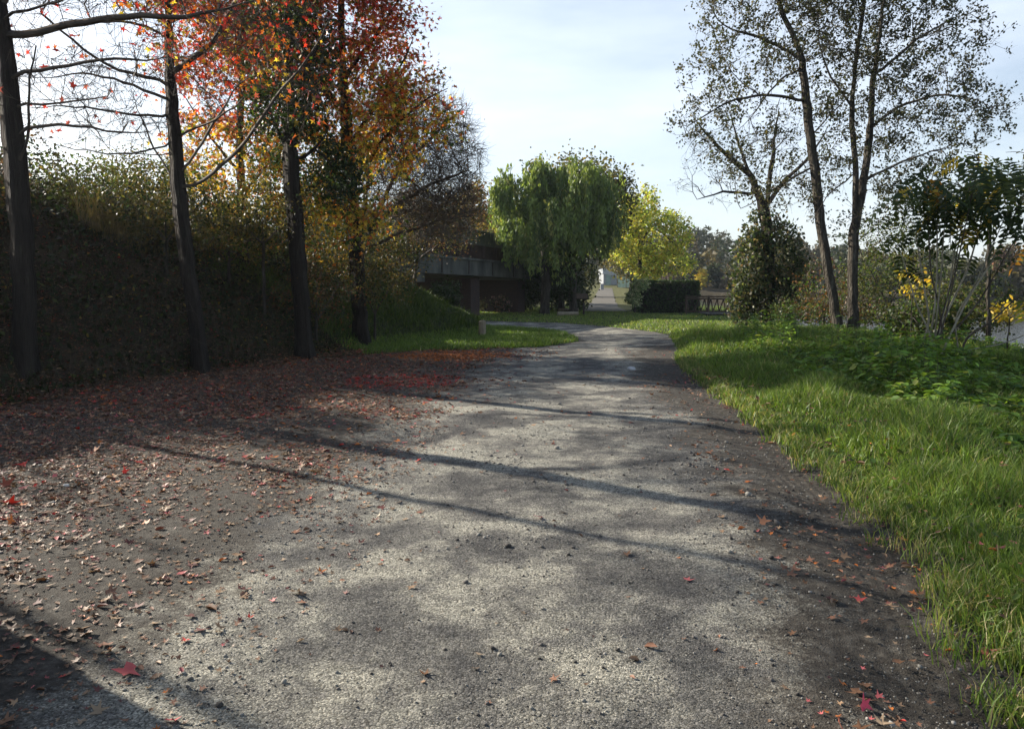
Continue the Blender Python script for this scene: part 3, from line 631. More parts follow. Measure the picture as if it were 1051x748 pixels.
# coppiced tree with compound leaves
def pinnate(n=5):
    V = []; Fq = []
    def leaflet(bx, by, ang, L, wd, droop):
        b = len(V); ca, sa = math.cos(ang), math.sin(ang)
        for (u, v, z) in ((0, 0, 0), (.45, wd, .0), (1, 0, -droop), (.45, -wd, 0)):
            x = u * L; y = v * L; V.append((bx + ca * x - sa * y, by + sa * x + ca * y, z * L - abs(by) * .25))
        Fq.append((b, b + 1, b + 2, b + 3))
    for i in range(n):
        t = .2 + .75 * i / n
        for s in (-1, 1): leaflet(0, t, s * .25 + (0 if s > 0 else math.pi), .34, .2, .25)
    leaflet(0, .95, math.pi / 2, .34, .2, .2)
    return np.array(V), [np.array(Fq)]
PIN = pinnate()
def coppice():
    Y = 13.5; b = at(962, 352, Y); b[2] = float(H(b[0], b[1]))
    root = thing('coppiced_tree', 'straight pale stems fanning from one stool under drooping dark and yellow compound leaves', 'tree', tuple(b))
    r = np.random.default_rng(77); S = []
    tips = [(951, 185, 13.3), (962, 195, 13.8), (972, 190, 13.2), (992, 205, 13.4), (984, 228, 14), (1035, 215, 13.2), (1048, 235, 13.6), (1075, 150, 13), (940, 240, 14), (1060, 290, 13.4), (1020, 180, 14.2), (1085, 330, 13.0), (1005, 165, 12.8), (925, 260, 13.6)]
    for i, tp in enumerate(tips):
        e = at(*tp); m = (b + e) / 2 + np.array([(e[0] - b[0]) * .04, 0, -.05 * abs(e[0] - b[0])]); p0 = b + np.array([r.normal() * .25, r.normal() * .2, -.1])
        Q = resample([p0, b * .72 + e * .28 + r.normal(size=3) * .03, m, e], .12); rr = np.linspace(.02, .009, len(Q)) * r.uniform(.8, 1.25)
        V, Fq = tubes([Q], [rr]); local(mesh_np('stem', V, [Fq], M_STEM if i % 3 else M_TWIG, smooth=True), root); S.append(Q[int(len(Q) * .86):])
    tipsP = np.vstack(S)
    n = 75; p = tipsP[r.integers(0, len(tipsP), n)] + r.normal(size=(n, 3)) * .12
    ext = ellipsoid_points([(985, 180, 13.3, 66, 26, .9), (1045, 190, 13, 40, 46, .9), (945, 200, 13.8, 34, 30, .6)], 95, 9); p = np.vstack([p, ext])
    # leaves radiate outwards and droop
    dirs = r.normal(size=(len(p), 3)); dirs[:, 2] = -.5 - .6 * r.random(len(p)); dirs /= np.linalg.norm(dirs, axis=1)[:, None]
    up = np.tile([0, 0, 1.], (len(p), 1)) + r.normal(size=(len(p), 3)) * .3; x = np.cross(dirs, up); x /= np.linalg.norm(x, axis=1)[:, None]; z = np.cross(x, dirs)
    rot = np.stack([x, dirs, z], axis=2); s = r.uniform(.35, .72, len(p))
    V, Fc = instances(PIN[0], PIN[1], p, rot, s); pal = np.array([(.04, .065, .022), (.09, .12, .035), YEL, (.4, .2, .04)])
    low = p[:, 2] < at(0, 205, 13.3)[2]; ci = np.where(low, r.choice(4, len(p), p=[.45, .3, .17, .08]), r.choice(4, len(p), p=[.55, .38, .05, .02]))
    local(mesh_np('crown', V, Fc, M_LEAF, col=np.repeat(pal[ci], len(PIN[0]), axis=0)), root)
    # boughs that carry the top leaves
    Vb = []; Fb = []; base = 0; ch = []; rr = []
    for i in range(26):
        a = ext[r.integers(0, len(ext))]; e = tipsP[np.argmin(np.linalg.norm(tipsP - a, axis=1))]; Q = resample([e, (a + e) / 2 + np.array([0, 0, .1]), a], .12); ch.append(Q); rr.append(np.linspace(.011, .004, len(Q)))
    V, Fq = tubes(ch, rr); local(mesh_np('branches', V, [Fq], M_TWIG, smooth=True), root)
coppice()
# small yellow saplings by the water's edge at right
for lab, (px, py, Y) in (('small bright yellow sapling leaning over the water at the right edge', (1037, 325, 14)), ('low sprig of yellow orange leaves beside the pale stems', (938, 292, 15))):
    make_tree('sapling', lab, 'sapling', [rooted([(px - 4, 372, Y), (px - 2, py + 10, Y), (px, py, Y)])], [(px, py, Y, 18, 14, .3)], .012, natt=60, step=.12, infl=.8, kill=.15, seed=int(px), tip=.004, twig_n=1, twig_L=.15, twig_r=.003,
        leaf=[dict(n=90, size=.11, palette=[YEL, (.45, .38, .06)], off=.05, tmpl=OVAL)])

# ------------------------------------------------------------------ middle distance
def weeping_willow():
    g = [rooted([(560, 325, 45), (562, 290, 45), (556, 240, 45), (548, 200, 45)], .3), gpath((559, 265, 45), (585, 220, 45), (600, 185, 45)), gpath((558, 250, 45), (535, 215, 45), (525, 190, 45)), gpath((560, 275, 45), (600, 250, 44), (620, 230, 43))]
    c = [(527, 195, 45, 22, 16, 1.6), (556, 180, 46, 20, 14, 1.6), (598, 185, 45, 30, 20, 2.2), (575, 222, 43.5, 30, 20, 1.6), (612, 215, 45, 20, 20, 1.8), (535, 235, 43.5, 20, 14, 1.4)]
    root, P, par, gid, rad, S = make_tree('weeping_willow', 'large weeping willow with drooping green strands in front of the bridge end', 'tree', g, c, .35, natt=700, step=.45, infl=2.2, kill=.6, seed=41, twig_n=1, twig_L=.8, twig_r=.012, tip=.018, leaf=None)
    r = np.random.default_rng(42); tops = np.vstack([S[r.integers(0, len(S), 520)], ellipsoid_points([(s[0], s[1], s[2], s[3], s[4], s[5]) for s in c], 380, 43, hollow=.75)])
    n = len(tops); lump = .5 + .5 * np.sin(tops[:, 0] * 2.3 + 1) * np.sin(tops[:, 1] * 1.9); L = r.uniform(.7, 1.8, n) + 2.6 * lump * r.random(n); gz = H(tops[:, 0], tops[:, 1]) + r.uniform(.3, 2.2, n) + sstep(3.6, 4.6, tops[:, 0]) * 2.6 + sstep(1.7, .7, tops[:, 0]) * 2.2; L = np.minimum(L, np.maximum(tops[:, 2] - gz, .3))
    k = 46; t = r.random((n, k)); drift = r.normal(size=(n, 2)) * .25
    X = tops[:, None, 0] + drift[:, None, 0] * t + r.normal(size=(n, k)) * .09; Yy = tops[:, None, 1] + drift[:, None, 1] * t + r.normal(size=(n, k)) * .09; Z = tops[:, None, 2] - L[:, None] * t
    p = np.stack([X, Yy, Z], -1).reshape(-1, 3); rot = rand_rot(len(p), 0, 1, r)
    # leaf long axis hangs down
    y = np.zeros((len(p), 3)); y[:, 2] = -1; y += r.normal(size=y.shape) * .35; y /= np.linalg.norm(y, axis=1)[:, None]; x = np.cross(y, r.normal(size=y.shape)); x /= np.linalg.norm(x, axis=1)[:, None]
    rot = np.stack([x, y, np.cross(x, y)], axis=2); V, Fc = instances(QUAD[0] * np.array([.55, 1, 1]), QUAD[1], p, rot, r.uniform(.18, .36, len(p)))
    strand = np.repeat(np.clip(.62 * r.random(n) + .5 * lump - .05, 0, .99), k); pal = np.where(strand[:, None] < .55, np.array([.20, .27, .07]), np.where(strand[:, None] < .85, np.array([.11, .17, .05]), np.array([.34, .36, .12])))
    local(mesh_np('crown', V, Fc, M_LEAF, col=np.repeat(pal * np.exp(r.normal(size=(len(p), 1)) * .2), 4, axis=0)), root)
weeping_willow()
def leafy_tree(name, label, cat, px, base_py, Y, trunk_top, crown, pal, n, size, seed, wts=None, R0=.25, natt=450, clump=1200, group=None, mat=None, twig=.8, off=.35, tmpl=QUAD):
    g = [rooted([(px, base_py, Y), (px + 1, (base_py + trunk_top) / 2, Y), (px - 2, trunk_top, Y)], .3)]
    for s in crown[:4]: g.append(gpath((px, trunk_top + (base_py - trunk_top) * .35, Y), ((px + s[0]) / 2, (trunk_top + s[1]) / 2 + 6, Y), (s[0], s[1], s[2])))
    return make_tree(name, label, cat, g, crown, R0, natt=natt, step=.012 * Y, infl=.055 * Y, kill=.015 * Y, seed=seed, twig_n=2, twig_L=twig, twig_r=.00025 * Y, tip=.0004 * Y,
        leaf=[dict(n=n, size=size, palette=pal, weights=wts or [1] * len(pal), off=off, clump=clump, mat=mat or M_LEAF, tmpl=tmpl)], group=group)
leafy_tree('round_tree', 'tall dull green and ochre tree rising behind the willow', 'tree', 588, 315, 49, 190, [(575, 195, 49, 34, 26, 2.5), (610, 196, 49, 34, 26, 2.5), (630, 208, 49, 18, 24, 2.0), (572, 245, 49, 32, 36, 2.6)], [(.09, .10, .03), (.055, .075, .025), (.17, .14, .04)], 17000, .24, 51, natt=700)
leafy_tree('round_tree', 'dark bushy tree in the shade left of the climbing path', 'tree', 577, 315, 50, 270, [(572, 280, 50, 30, 30, 2.6), (562, 265, 49, 28, 40, 2.6), (584, 262, 50, 14, 26, 1.5)], [DGR, (.04, .06, .02)], 12000, .22, 52)
leafy_tree('yellow_tree', 'sunlit yellow green tree standing behind the dark hedge', 'tree', 656, 315, 53, 215,
    [(655, 235, 53, 30, 30, 2.2), (632, 240, 53, 22, 20, 1.6), (680, 240, 53, 26, 28, 2.0), (650, 212, 53, 22, 14, 1.4), (690, 265, 53, 24, 20, 1.6), (650, 262, 53, 16, 14, 1.4), (665, 280, 53, 24, 14, 1.4)],
    [(.54, .58, .13), (.42, .50, .10), (.24, .31, .08), (.58, .50, .12)], 9500, .24, 53, R0=.16, natt=650, clump=1500, twig=.6, off=.25)
for i, (px, Y, top, rx, pal, lab) in enumerate([
    (430, 62, 205, 34, [OLI, BRN, (.2, .13, .04)], 'brownish tree behind the bridge, left end'),
    (487, 64, 192, 26, [OLI, (.22, .17, .05), BRN], 'ochre autumn tree behind the bridge girder'),
    (512, 68, 215, 22, [(.12, .11, .04), OLI], 'dull olive tree between the bridge and the willow'),
    (629, 150, 262, 16, [(.14, .13, .09), OLI], 'pale thin-leaved tree over the shed at the top of the climbing path'),
    (668, 140, 262, 22, [OLI, (.12, .11, .06)], 'grey green tree low behind the yellow tree'),
    (648, 78, 200, 22, [(.10, .11, .04), (.15, .13, .05)], 'greyish tree above the climbing path behind the yellow tree'),
    (597, 84, 225, 18, [OLI, DGR], 'dark tree leaning over the top of the climbing path')]):
    m = (top + 300) / 2
    leafy_tree('distant_tree', lab, 'tree', px, 312, Y, top + 25, [(px, top + 28, Y, rx * .8, 28, 2.5), (px + rx * .3, m, Y, rx * .9, 30, 2.5), (px - rx * .4, m + 8, Y, rx * .8, 32, 2.5)], pal, 5500, .3, 60 + i, natt=260, group='trees beyond the bridge and hedge', clump=900)
for i, (px, py, Y, rx, ry, lab) in enumerate([(540, 303, 52, 20, 14, 'dark shrub behind the willow trunk, left one'), (566, 302, 54, 18, 15, 'dark shrub behind the willow trunk, middle one'), (590, 303, 53, 12, 13, 'dark shrub left of the climbing path, right one')]):
    make_tree('shade_shrub', lab, 'shrub', [rooted([(px, 318, Y), (px, py, Y)])], [(px, py, Y, rx, ry, 1.0)], .06, natt=200, step=.28, infl=1.4, kill=.35, seed=80 + i, twig_n=2, twig_L=.35, leaf=[dict(n=3600, size=.17, palette=[DGR, (.04, .06, .02)], off=.16)])
# clipped hedge and the variegated shrub at its end
def box_foliage(c, half, n, size, pal, wts, seed, mat=M_LEAF, ang=0):
    r = np.random.default_rng(seed); a = r.integers(0, 6, n); p = r.uniform(-1, 1, (n, 3)); ax = a // 2; sg = np.where(a % 2, 1.0, -1.0)
    p[np.arange(n), ax] = sg * (1 + r.normal(size=n) * .03 - .05 * r.random(n)); keep = ~((ax == 2) & (sg < 0)); p = p[keep]
    p = p * np.array(half); ca, sa = math.cos(ang), math.sin(ang); q = p.copy(); q[:, 0] = ca * p[:, 0] - sa * p[:, 1]; q[:, 1] = sa * p[:, 0] + ca * p[:, 1]
    return q + np.array(c)
hc = at(683, 305, 49); hz = float(H(hc[0], hc[1]))
hb = thing('hedge', 'dark clipped box-shaped hedge at the far edge of the lawn', 'hedge', (hc[0], hc[1], hz))
p = box_foliage((hc[0], hc[1], hz + 1.02), (2.0, .8, 1.0), 16000, .12, None, None, 71)
local(leaves('foliage', p, .13, [(.03, .055, .02), (.05, .09, .03)], [1, 1], M_LEAF, None, QUAD, .3, 1, .3), hb)
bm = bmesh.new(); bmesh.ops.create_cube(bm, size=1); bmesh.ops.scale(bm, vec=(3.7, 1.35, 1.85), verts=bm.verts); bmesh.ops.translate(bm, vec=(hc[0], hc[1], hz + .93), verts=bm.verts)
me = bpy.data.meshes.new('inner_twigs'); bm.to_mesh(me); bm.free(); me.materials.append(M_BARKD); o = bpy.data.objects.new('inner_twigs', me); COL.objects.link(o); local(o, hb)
make_tree('variegated_shrub', 'pale glossy leaved shrub at the left end of the dark hedge', 'shrub', [rooted([(652, 322, 47.5), (651, 300, 47.5), (650, 285, 47.5)])], [(651, 305, 47.5, 6, 15, .5), (656, 294, 47.5, 7, 7, .4)], .05, natt=160, step=.2, infl=1.2, kill=.25, seed=72,
    twig_n=2, twig_L=.2, leaf=[dict(n=2200, size=.15, palette=[(.30, .36, .18), (.14, .22, .07), (.5, .52, .36)], off=.12)])
# ------------------------------------------------------------------ boxes and prisms
def box_bm(bm, c, size, rot=None, bevel=0.0):
    t = bmesh.ops.create_cube(bm, size=1); vs_ = t['verts']
    bmesh.ops.scale(bm, vec=size, verts=vs_)
    if bevel:
        es = list({e for v in vs_ for e in v.link_edges}); res = bmesh.ops.bevel(bm, geom=es, offset=bevel, segments=2, affect='EDGES'); vs_ = list({v for f in res['faces'] for v in f.verts} | {v for v in vs_ if v.is_valid})
        # gather the whole island
        seen = set(vs_); st = list(vs_)
        while st:
            v = st.pop()
            for e in v.link_edges:
                o_ = e.other_vert(v)
                if o_ not in seen: seen.add(o_); st.append(o_)
        vs_ = list(seen)
    if rot is not None: bmesh.ops.rotate(bm, cent=(0, 0, 0), matrix=rot, verts=vs_)
    bmesh.ops.translate(bm, vec=c, verts=vs_)
def bar_bm(bm, a, b, wd, ht, bevel=0.0):
    a = Vector(a); b = Vector(b); d = b - a; q = d.to_track_quat('X', 'Z').to_matrix()
    box_bm(bm, (a + b) / 2, (d.length, wd, ht), q, bevel)
def cyl_bm(bm, a, b, r0, r1=None, seg=16):
    a = Vector(a); b = Vector(b); d = b - a; q = d.to_track_quat('Z', 'Y').to_matrix()
    t = bmesh.ops.create_cone(bm, cap_ends=True, segments=seg, radius1=r0, radius2=r0 if r1 is None else r1, depth=d.length)
    bmesh.ops.rotate(bm, cent=(0, 0, 0), matrix=q, verts=t['verts']); bmesh.ops.translate(bm, vec=(a + b) / 2, verts=t['verts'])
def obj(name, bm, mat, parent=None, smooth=False):
    me = bpy.data.meshes.new(name); bm.to_mesh(me); bm.free(); me.materials.append(mat)
    if smooth: me.polygons.foreach_set('use_smooth', np.ones(len(me.polygons), dtype=bool))
    o = bpy.data.objects.new(name, me); COL.objects.link(o)
    if parent is not None: local(o, parent)
    return o
def one(name, mat, parent, *calls, smooth=False):
    bm = bmesh.new()
    for fn, *a in calls: fn(bm, *a)
    return obj(name, bm, mat, parent, smooth)

M_CONC = noise_mat('stained_concrete', [(.25, (.03, .03, .027)), (.5, (.09, .092, .08)), (.75, (.17, .165, .14))], 1.3, 9, .9, .4, 14, (1, 1, .35), .02)
M_RUST = noise_mat('rusty_steel', [(.3, (.02, .012, .01)), (.6, (.045, .026, .02)), (.8, (.07, .05, .04))], 2.2, 8, .8, .3, 18)
M_GIRD = noise_mat('dull_green_steel', [(.3, (.035, .045, .042)), (.7, (.09, .10, .095))], 2, 8, .7, .3, 18)
def brick_mat():
    m, nt, b = newmat('brickwork'); tc = N(nt, 'ShaderNodeTexCoord'); mp = N(nt, 'ShaderNodeMapping'); mp.inputs['Rotation'].default_value = (math.pi / 2, 0, 0)
    br = N(nt, 'ShaderNodeTexBrick'); br.inputs['Scale'].default_value = 4.2; br.inputs['Color1'].default_value = (.055, .028, .022, 1); br.inputs['Color2'].default_value = (.034, .02, .017, 1); br.inputs['Mortar'].default_value = (.06, .055, .05, 1)
    nt.links.new(tc.outputs['Object'], mp.inputs[0]); nt.links.new(mp.outputs[0], br.inputs[0]); nt.links.new(br.outputs[0], b.inputs['Base Color']); b.inputs['Roughness'].default_value = .9
    return m
M_BRICK = brick_mat()
def wood(name, c1, c2): return noise_mat(name, [(.3, c1), (.7, c2)], 5, 8, .85, .5, 30, (6, 6, .7), .01)
M_WOODD = wood('dark_wood', (.02, .015, .012), (.055, .042, .034)); M_WOODG = wood('weathered_wood', (.14, .11, .075), (.36, .31, .22)); M_WOODM = wood('stained_wood', (.05, .035, .025), (.12, .085, .06))

# ------------------------------------------------------------------ bridge
A = at(400, 278, 34); B = at(592, 291, 57); A[2] = 2.35; B[2] = 2.0
dv = (B - A); dv[2] = 0; Lb = np.linalg.norm(dv); ux = dv / Lb; nx = np.array([-ux[1], ux[0], 0])   # nx points to the far side
A0 = A - ux * 3.5; Lb += 4.5
def bp(s, n, z): p = A0 + ux * s + nx * n; return (p[0], p[1], 2.37 - .35 * s / Lb + z)
bt = thing('bridge', 'low shaded bridge with stained concrete beam and rusty girder behind the slope', 'bridge', (A0[0], A0[1], float(H(A0[0], A0[1]))))
bar = lambda a, b, wd, ht: (bar_bm, a, b, wd, ht)
one('edge_beam', M_CONC, bt, bar(bp(0, 0, .40), bp(Lb, 0, .40), .45, .80))
one('deck', M_CONC, bt, bar(bp(0, 3.0, .15), bp(Lb, 3.0, .15), 5.5, .28))
one('coping', M_CONC, bt, bar(bp(0, -.02, .865), bp(Lb, -.02, .865), .62, .12))
one('girder', M_RUST, bt, bar(bp(0, .6, 1.35), bp(Lb - 2, .6, 1.30), .3, .86), *[bar(bp(s, .40, 1.0), bp(s, .40, 1.72), .07, .14) for s in np.arange(1, Lb - 2, 1.6)])
one('parapet', M_GIRD, bt, bar(bp(0, 1.1, 2.25), bp(Lb - 6, 1.1, 2.10), .12, .9), bar(bp(0, 1.06, 2.76), bp(Lb - 6, 1.06, 2.61), .22, .08))
for s in np.arange(2, Lb, 2.9):
    one('joint_strip', M_RUST, bt, bar(bp(s, -.245, .42), bp(s + .05, -.245, .42), .03, .72))
one('bearing', M_CONC, bt, bar(bp(5.4, .1, -.22), bp(6.3, .1, -.22), .5, .42))
for s, mt in ((4.6, M_BRICK), (12.5, M_BRICK), (19, M_BRICK)):
    c = bp(s, 2.8, 0); z = c[2] - .05
    one('pier', mt, bt, (box_bm, (c[0], c[1], z / 2 - .15), (1.1, 5.0, z + .25), Matrix.Rotation(math.atan2(ux[1], ux[0]), 3, 'Z')))
c = bp(-.8, 3, 0); one('abutment', M_BRICK, bt, (box_bm, (c[0], c[1], 1.1), (1.6, 6.4, 2.5), Matrix.Rotation(math.atan2(ux[1], ux[0]), 3, 'Z')))
make_tree('shade_shrub', 'dark shrub at the bridge end on the slope shoulder', 'shrub', [rooted([(455, 318, 31), (456, 303, 31)])], [(456, 303, 31, 17, 11, .7)], .04, natt=160, step=.18, infl=1, kill=.24, seed=86, twig_n=2, twig_L=.25, leaf=[dict(n=2600, size=.10, palette=[DGR, (.04, .055, .02)], off=.12)])
# shrubs seen lit beyond the bridge
for px, py, lab, pal, rx in ((487, 314, 'round sunlit shrub glimpsed under the bridge', [(.30, .28, .16), (.16, .18, .08), (.4, .36, .26)], 11), (515, 312, 'small pinkish blossoming shrub under the bridge', [(.42, .26, .26), (.14, .13, .08), DGR], 8)):
    make_tree('shrub', lab, 'shrub', [rooted([(px, 322, 46), (px, py, 46)])], [(px, py, 46, rx, 7.5, .7)], .04, natt=140, step=.18, infl=1, kill=.22, seed=px, twig_n=2, twig_L=.22, leaf=[dict(n=1000, size=.13, palette=pal, off=.1)])

# ------------------------------------------------------------------ posts, sign board, railing, far gate and shed
bpst = gnd(495, 341, .15); bz = float(H(bpst[0], bpst[1]))
o = thing('wooden_bollard', 'short round weathered wooden bollard at the tip of the grass slope', 'bollard', (bpst[0], bpst[1], bz))
one('post', M_WOODG, o, (cyl_bm, (bpst[0], bpst[1], bz - .2), (bpst[0], bpst[1], bz + .50), .125, .118, 20), smooth=False)
one('cap', M_WOODG, o, (cyl_bm, (bpst[0], bpst[1], bz + .502), (bpst[0], bpst[1], bz + .54), .116, .07, 20))
sp_ = gnd(599, 323.5); sz = float(H(sp_[0], sp_[1])); sx, sy = sp_[0], sp_[1]
o = thing('sign_post', 'dark post with a small tilted board on the lawn left of the climbing path', 'sign', (sx, sy, sz))
one('post', M_WOODD, o, (box_bm, (sx, sy, sz + .47), (.10, .10, 1.15), None, .01))
one('board', M_WOODM, o, (box_bm, (sx - .12, sy - .07, sz + 1.10), (.62, .03, .34), Matrix.Rotation(R(-35), 3, 'X'), .006))
one('board_frame', M_WOODD, o, (box_bm, (sx - .12, sy - .045, sz + 1.085), (.70, .03, .40), Matrix.Rotation(R(-35), 3, 'X'), .006))
# low log rails beside it
for i, (px, py, L) in enumerate(((584, 318, 1.3), (583, 322, 1.2))):
    g = gnd(px, py + 2); z = float(H(g[0], g[1]))
    tag(one('log', M_WOODG, None, (cyl_bm, (g[0] - L / 2, g[1], z + .11), (g[0] + L / 2, g[1] + .35, z + .11), .12, .11, 14), smooth=False), ('pale log lying behind the sign post, the farther of two', 'pale log lying beside the sign post, the nearer of two')[i], 'log', 'logs edging the lawn')
# rustic railing
ra = at(704, 322, 46); rb_ = at(775, 324, 43.5)
def railing():
    a = np.array([ra[0], ra[1]]); b = np.array([rb_[0], rb_[1]]); L = np.linalg.norm(b - a); za = float(H(*a)) ; zb = za
    o = thing('wooden_railing', 'dark rustic wooden railing with crossed slats at the edge of the lawn beside the river', 'railing', (a[0], a[1], za))
    P = lambda t, h: tuple(np.append(a + (b - a) * t, za + h))
    for t in np.linspace(0, 1, 4): one('post', M_WOODM, o, (cyl_bm, P(t, -.4), P(t, 1.12), .075, .07, 10))
    for h in (1.05, .92, .16): one('rail', M_WOODM, o, (bar_bm, P(0, h), P(1, h), .07, .09))
    for k in range(22):
        t = (k + .5) / 22; d = (.022 if k % 2 else -.022) * (1 + .3 * math.sin(k * 3))
        one('slat', M_WOODD if k % 3 else M_WOODM, o, (bar_bm, P(t - d, .18), P(t + d, .90), .03, .06))
    # short deck beyond
railing()
M_DECK = wood('grey_boards', (.05, .045, .04), (.13, .12, .10))
dk = at(742, 325, 43.0); dz = float(H(ra[0], ra[1]))
o = thing('jetty', 'low dark timber landing in front of the wooden railing', 'jetty', (dk[0], dk[1], dz))
one('decking', M_DECK, o, *[(box_bm, (dk[0] - 1 + .22 * k, dk[1] + .3, dz + .12), (.2, 1.9, .05)) for k in range(16)])
one('beam', M_WOODD, o, (bar_bm, (dk[0] - 1.1, dk[1] - .55, dz + .02), (dk[0] + 2.4, dk[1] - .55, dz + .02), .12, .15))
# shed, corrugated fence, gate post and pale block at the top of the climbing path
M_SHED = noise_mat('pale_render', [(.3, (.22, .235, .25)), (.7, (.32, .33, .34))], 1.2, 6, .85, .2); M_ROOF = noise_mat('grey_sheet_roof', [(.3, (.28, .30, .33)), (.7, (.42, .44, .46))], 2, 6, .5, .2)
M_GREENF = noise_mat('grey_green_sheet', [(.3, (.16, .24, .21)), (.7, (.30, .38, .34))], 1.5, 5, .6, .2)
s0 = at(627, 288, 122); s0[2] = float(H(s0[0], s0[1]))
o = thing('shed', 'pale grey gabled shed at the top of the climbing path', 'shed', tuple(s0))
z1 = at(0, 281, 122)[2]; z2 = at(0, 276, 122)[2]
one('wall', M_SHED, o, (box_bm, (s0[0], s0[1] + 3, (s0[2] + z1) / 2 - .2), (2.4, 6, z1 - s0[2] + .4)))
def gable(bm):
    w_ = 1.35; y0, y1 = s0[1] - .2, s0[1] + 6.2; pts = [(-w_, z1), (w_, z1 - .5), (w_, z1 - .38), (-w_ + .5, z2 + .12), (-w_, z2)]
    vs0 = [bm.verts.new((s0[0] + x, y0, z)) for x, z in pts]; vs1 = [bm.verts.new((s0[0] + x, y1, z)) for x, z in pts]; bm.faces.new(vs0); bm.faces.new(vs1[::-1])
    for i in range(5): j = (i + 1) % 5; bm.faces.new([vs0[j], vs0[i], vs1[i], vs1[j]])
    bmesh.ops.recalc_face_normals(bm, faces=bm.faces)
one('roof', M_ROOF, o, (gable,))
one('door', M_GREENF, o, (box_bm, (s0[0] - .4, s0[1] - .03, s0[2] + .95), (.8, .06, 1.9)))
f0 = at(634, 290, 118); f1 = at(652, 290, 112); fz = float(H(f0[0], f0[1]))
o = thing('sheet_fence', 'grey green corrugated sheet fence right of the pale shed', 'fence', (f0[0], f0[1], fz))
one('panel', M_GREENF, o, *[(box_bm, (f0[0] + (f1[0] - f0[0]) * k / 24, f0[1] + (f1[1] - f0[1]) * k / 24 + .04 * (k % 2), fz + 1.0), (.14, .04, 2.1 + .0 * k)) for k in range(25)])
for k in (0, .5, 1): one('post', M_WOODD, o, (box_bm, (f0[0] + (f1[0] - f0[0]) * k, f0[1] + (f1[1] - f0[1]) * k - .12, fz + 1.1), (.14, .14, 2.4)))
g0 = at(618, 290, 112); gz_ = float(H(g0[0], g0[1]))
tag(one('stone_block', M_SHED, None, (box_bm, (g0[0], g0[1], gz_ + .4), (.45, .45, .95), None, .04)), 'small white stone marker on the left side of the path top', 'marker stone')

# ------------------------------------------------------------------ far bank
def far_wood():
    r = np.random.default_rng(91); Vs = []; Fs = []; Cs = []; base = 0; n = 950
    x = r.uniform(-60, 330, n); y = r.uniform(0, 1, n) ** 1.5; fb = np.where(x < 8, 150, far_bank(x)); yy = fb + 6 + y * 190
    keep = ~((x < 22) & (yy < 135)) ; x, yy = x[keep], yy[keep]
    V0 = []; tot = []
    for xi, yi in zip(x, yy):
        z = float(H(xi, yi)); h = r.uniform(6, 11) * (1 - .4 * float(sstep(25, 60, xi))) * (.62 if yi < (150 if xi < 8 else far_bank(xi)) + 30 else 1); m = 330; wd = h * .42
        d = r.normal(size=(m, 3)); d /= np.linalg.norm(d, axis=1)[:, None]; rad = r.uniform(.55, 1, m)[:, None]
        lump = 1 + .28 * np.sin(d[:, :1] * 5 + xi) * np.cos(d[:, 2:] * 4 + yi)
        p = d * rad * lump * np.array([wd, wd, h * .5]) + np.array([xi, yi, z + h * .52]); tot.append(p)
        t = r.random(); c = np.array([.035, .05, .028]) * (1 - t) + np.array([.085, .07, .04]) * t if r.random() < .8 else np.array([.11, .09, .035]); Cs.append(np.tile(c, (m, 1)) * np.exp(r.normal(size=(m, 1)) * .25))
    p = np.vstack(tot); c = np.vstack(Cs); rot = rand_rot(len(p), .4, 1, r)
    V, Fc = instances(QUAD[0], QUAD[1], p, rot, r.uniform(.45, 1.15, len(p)))
    kind(mesh_np('far_woodland', V, Fc, M_FAR, col=np.repeat(c, 4, axis=0)), 'stuff')
far_wood()
for i, (px, py, Y, rx, ry, pal, lab) in enumerate([
    (721, 287, 112, 5, 9, [YEL, (.45, .40, .05)], 'tiny bright yellow tree on the far side above the railing'),
    (752, 290, 118, 16, 14, [(.13, .12, .09), (.16, .15, .10)], 'pale grey leafless tree beyond the railing'),
    (692, 290, 120, 14, 12, [(.13, .09, .08), (.10, .07, .06)], 'purplish brown thicket tree to the right of the hedge'),
    (1035, 268, 84, 12, 14, [(.16, .10, .07), OLI], 'rusty brown tree on the far river bank at the right'),
    (985, 290, 88, 18, 16, [(.10, .11, .04), OLI], 'dull green tree on the far river bank behind the pale stems')]):
    make_tree('distant_tree', lab, 'tree', [rooted([(px, 312, Y), (px, py + ry * .4, Y), (px, py, Y)], .2)], [(px, py, Y, rx, ry, rx * Y / F)], .16, natt=220, step=.55, infl=3, kill=.8, seed=200 + i, twig_n=2, twig_L=.9, twig_r=.03, tip=.05, leaf=[dict(n=1600, size=.42, palette=pal, off=.3, mat=M_FAR)])
M_HOUSE = noise_mat('far_house_wall', [(.3, (.40, .33, .29)), (.7, (.50, .43, .38))], .6, 4, .9, .1); M_TILE = noise_mat('red_roof_tiles', [(.3, (.20, .08, .05)), (.7, (.32, .14, .09))], 2, 5, .85, .3); M_WIN = noise_mat('window_glass', [(.3, (.02, .025, .03)), (.7, (.05, .06, .07))], 1, 2, .15, 0)
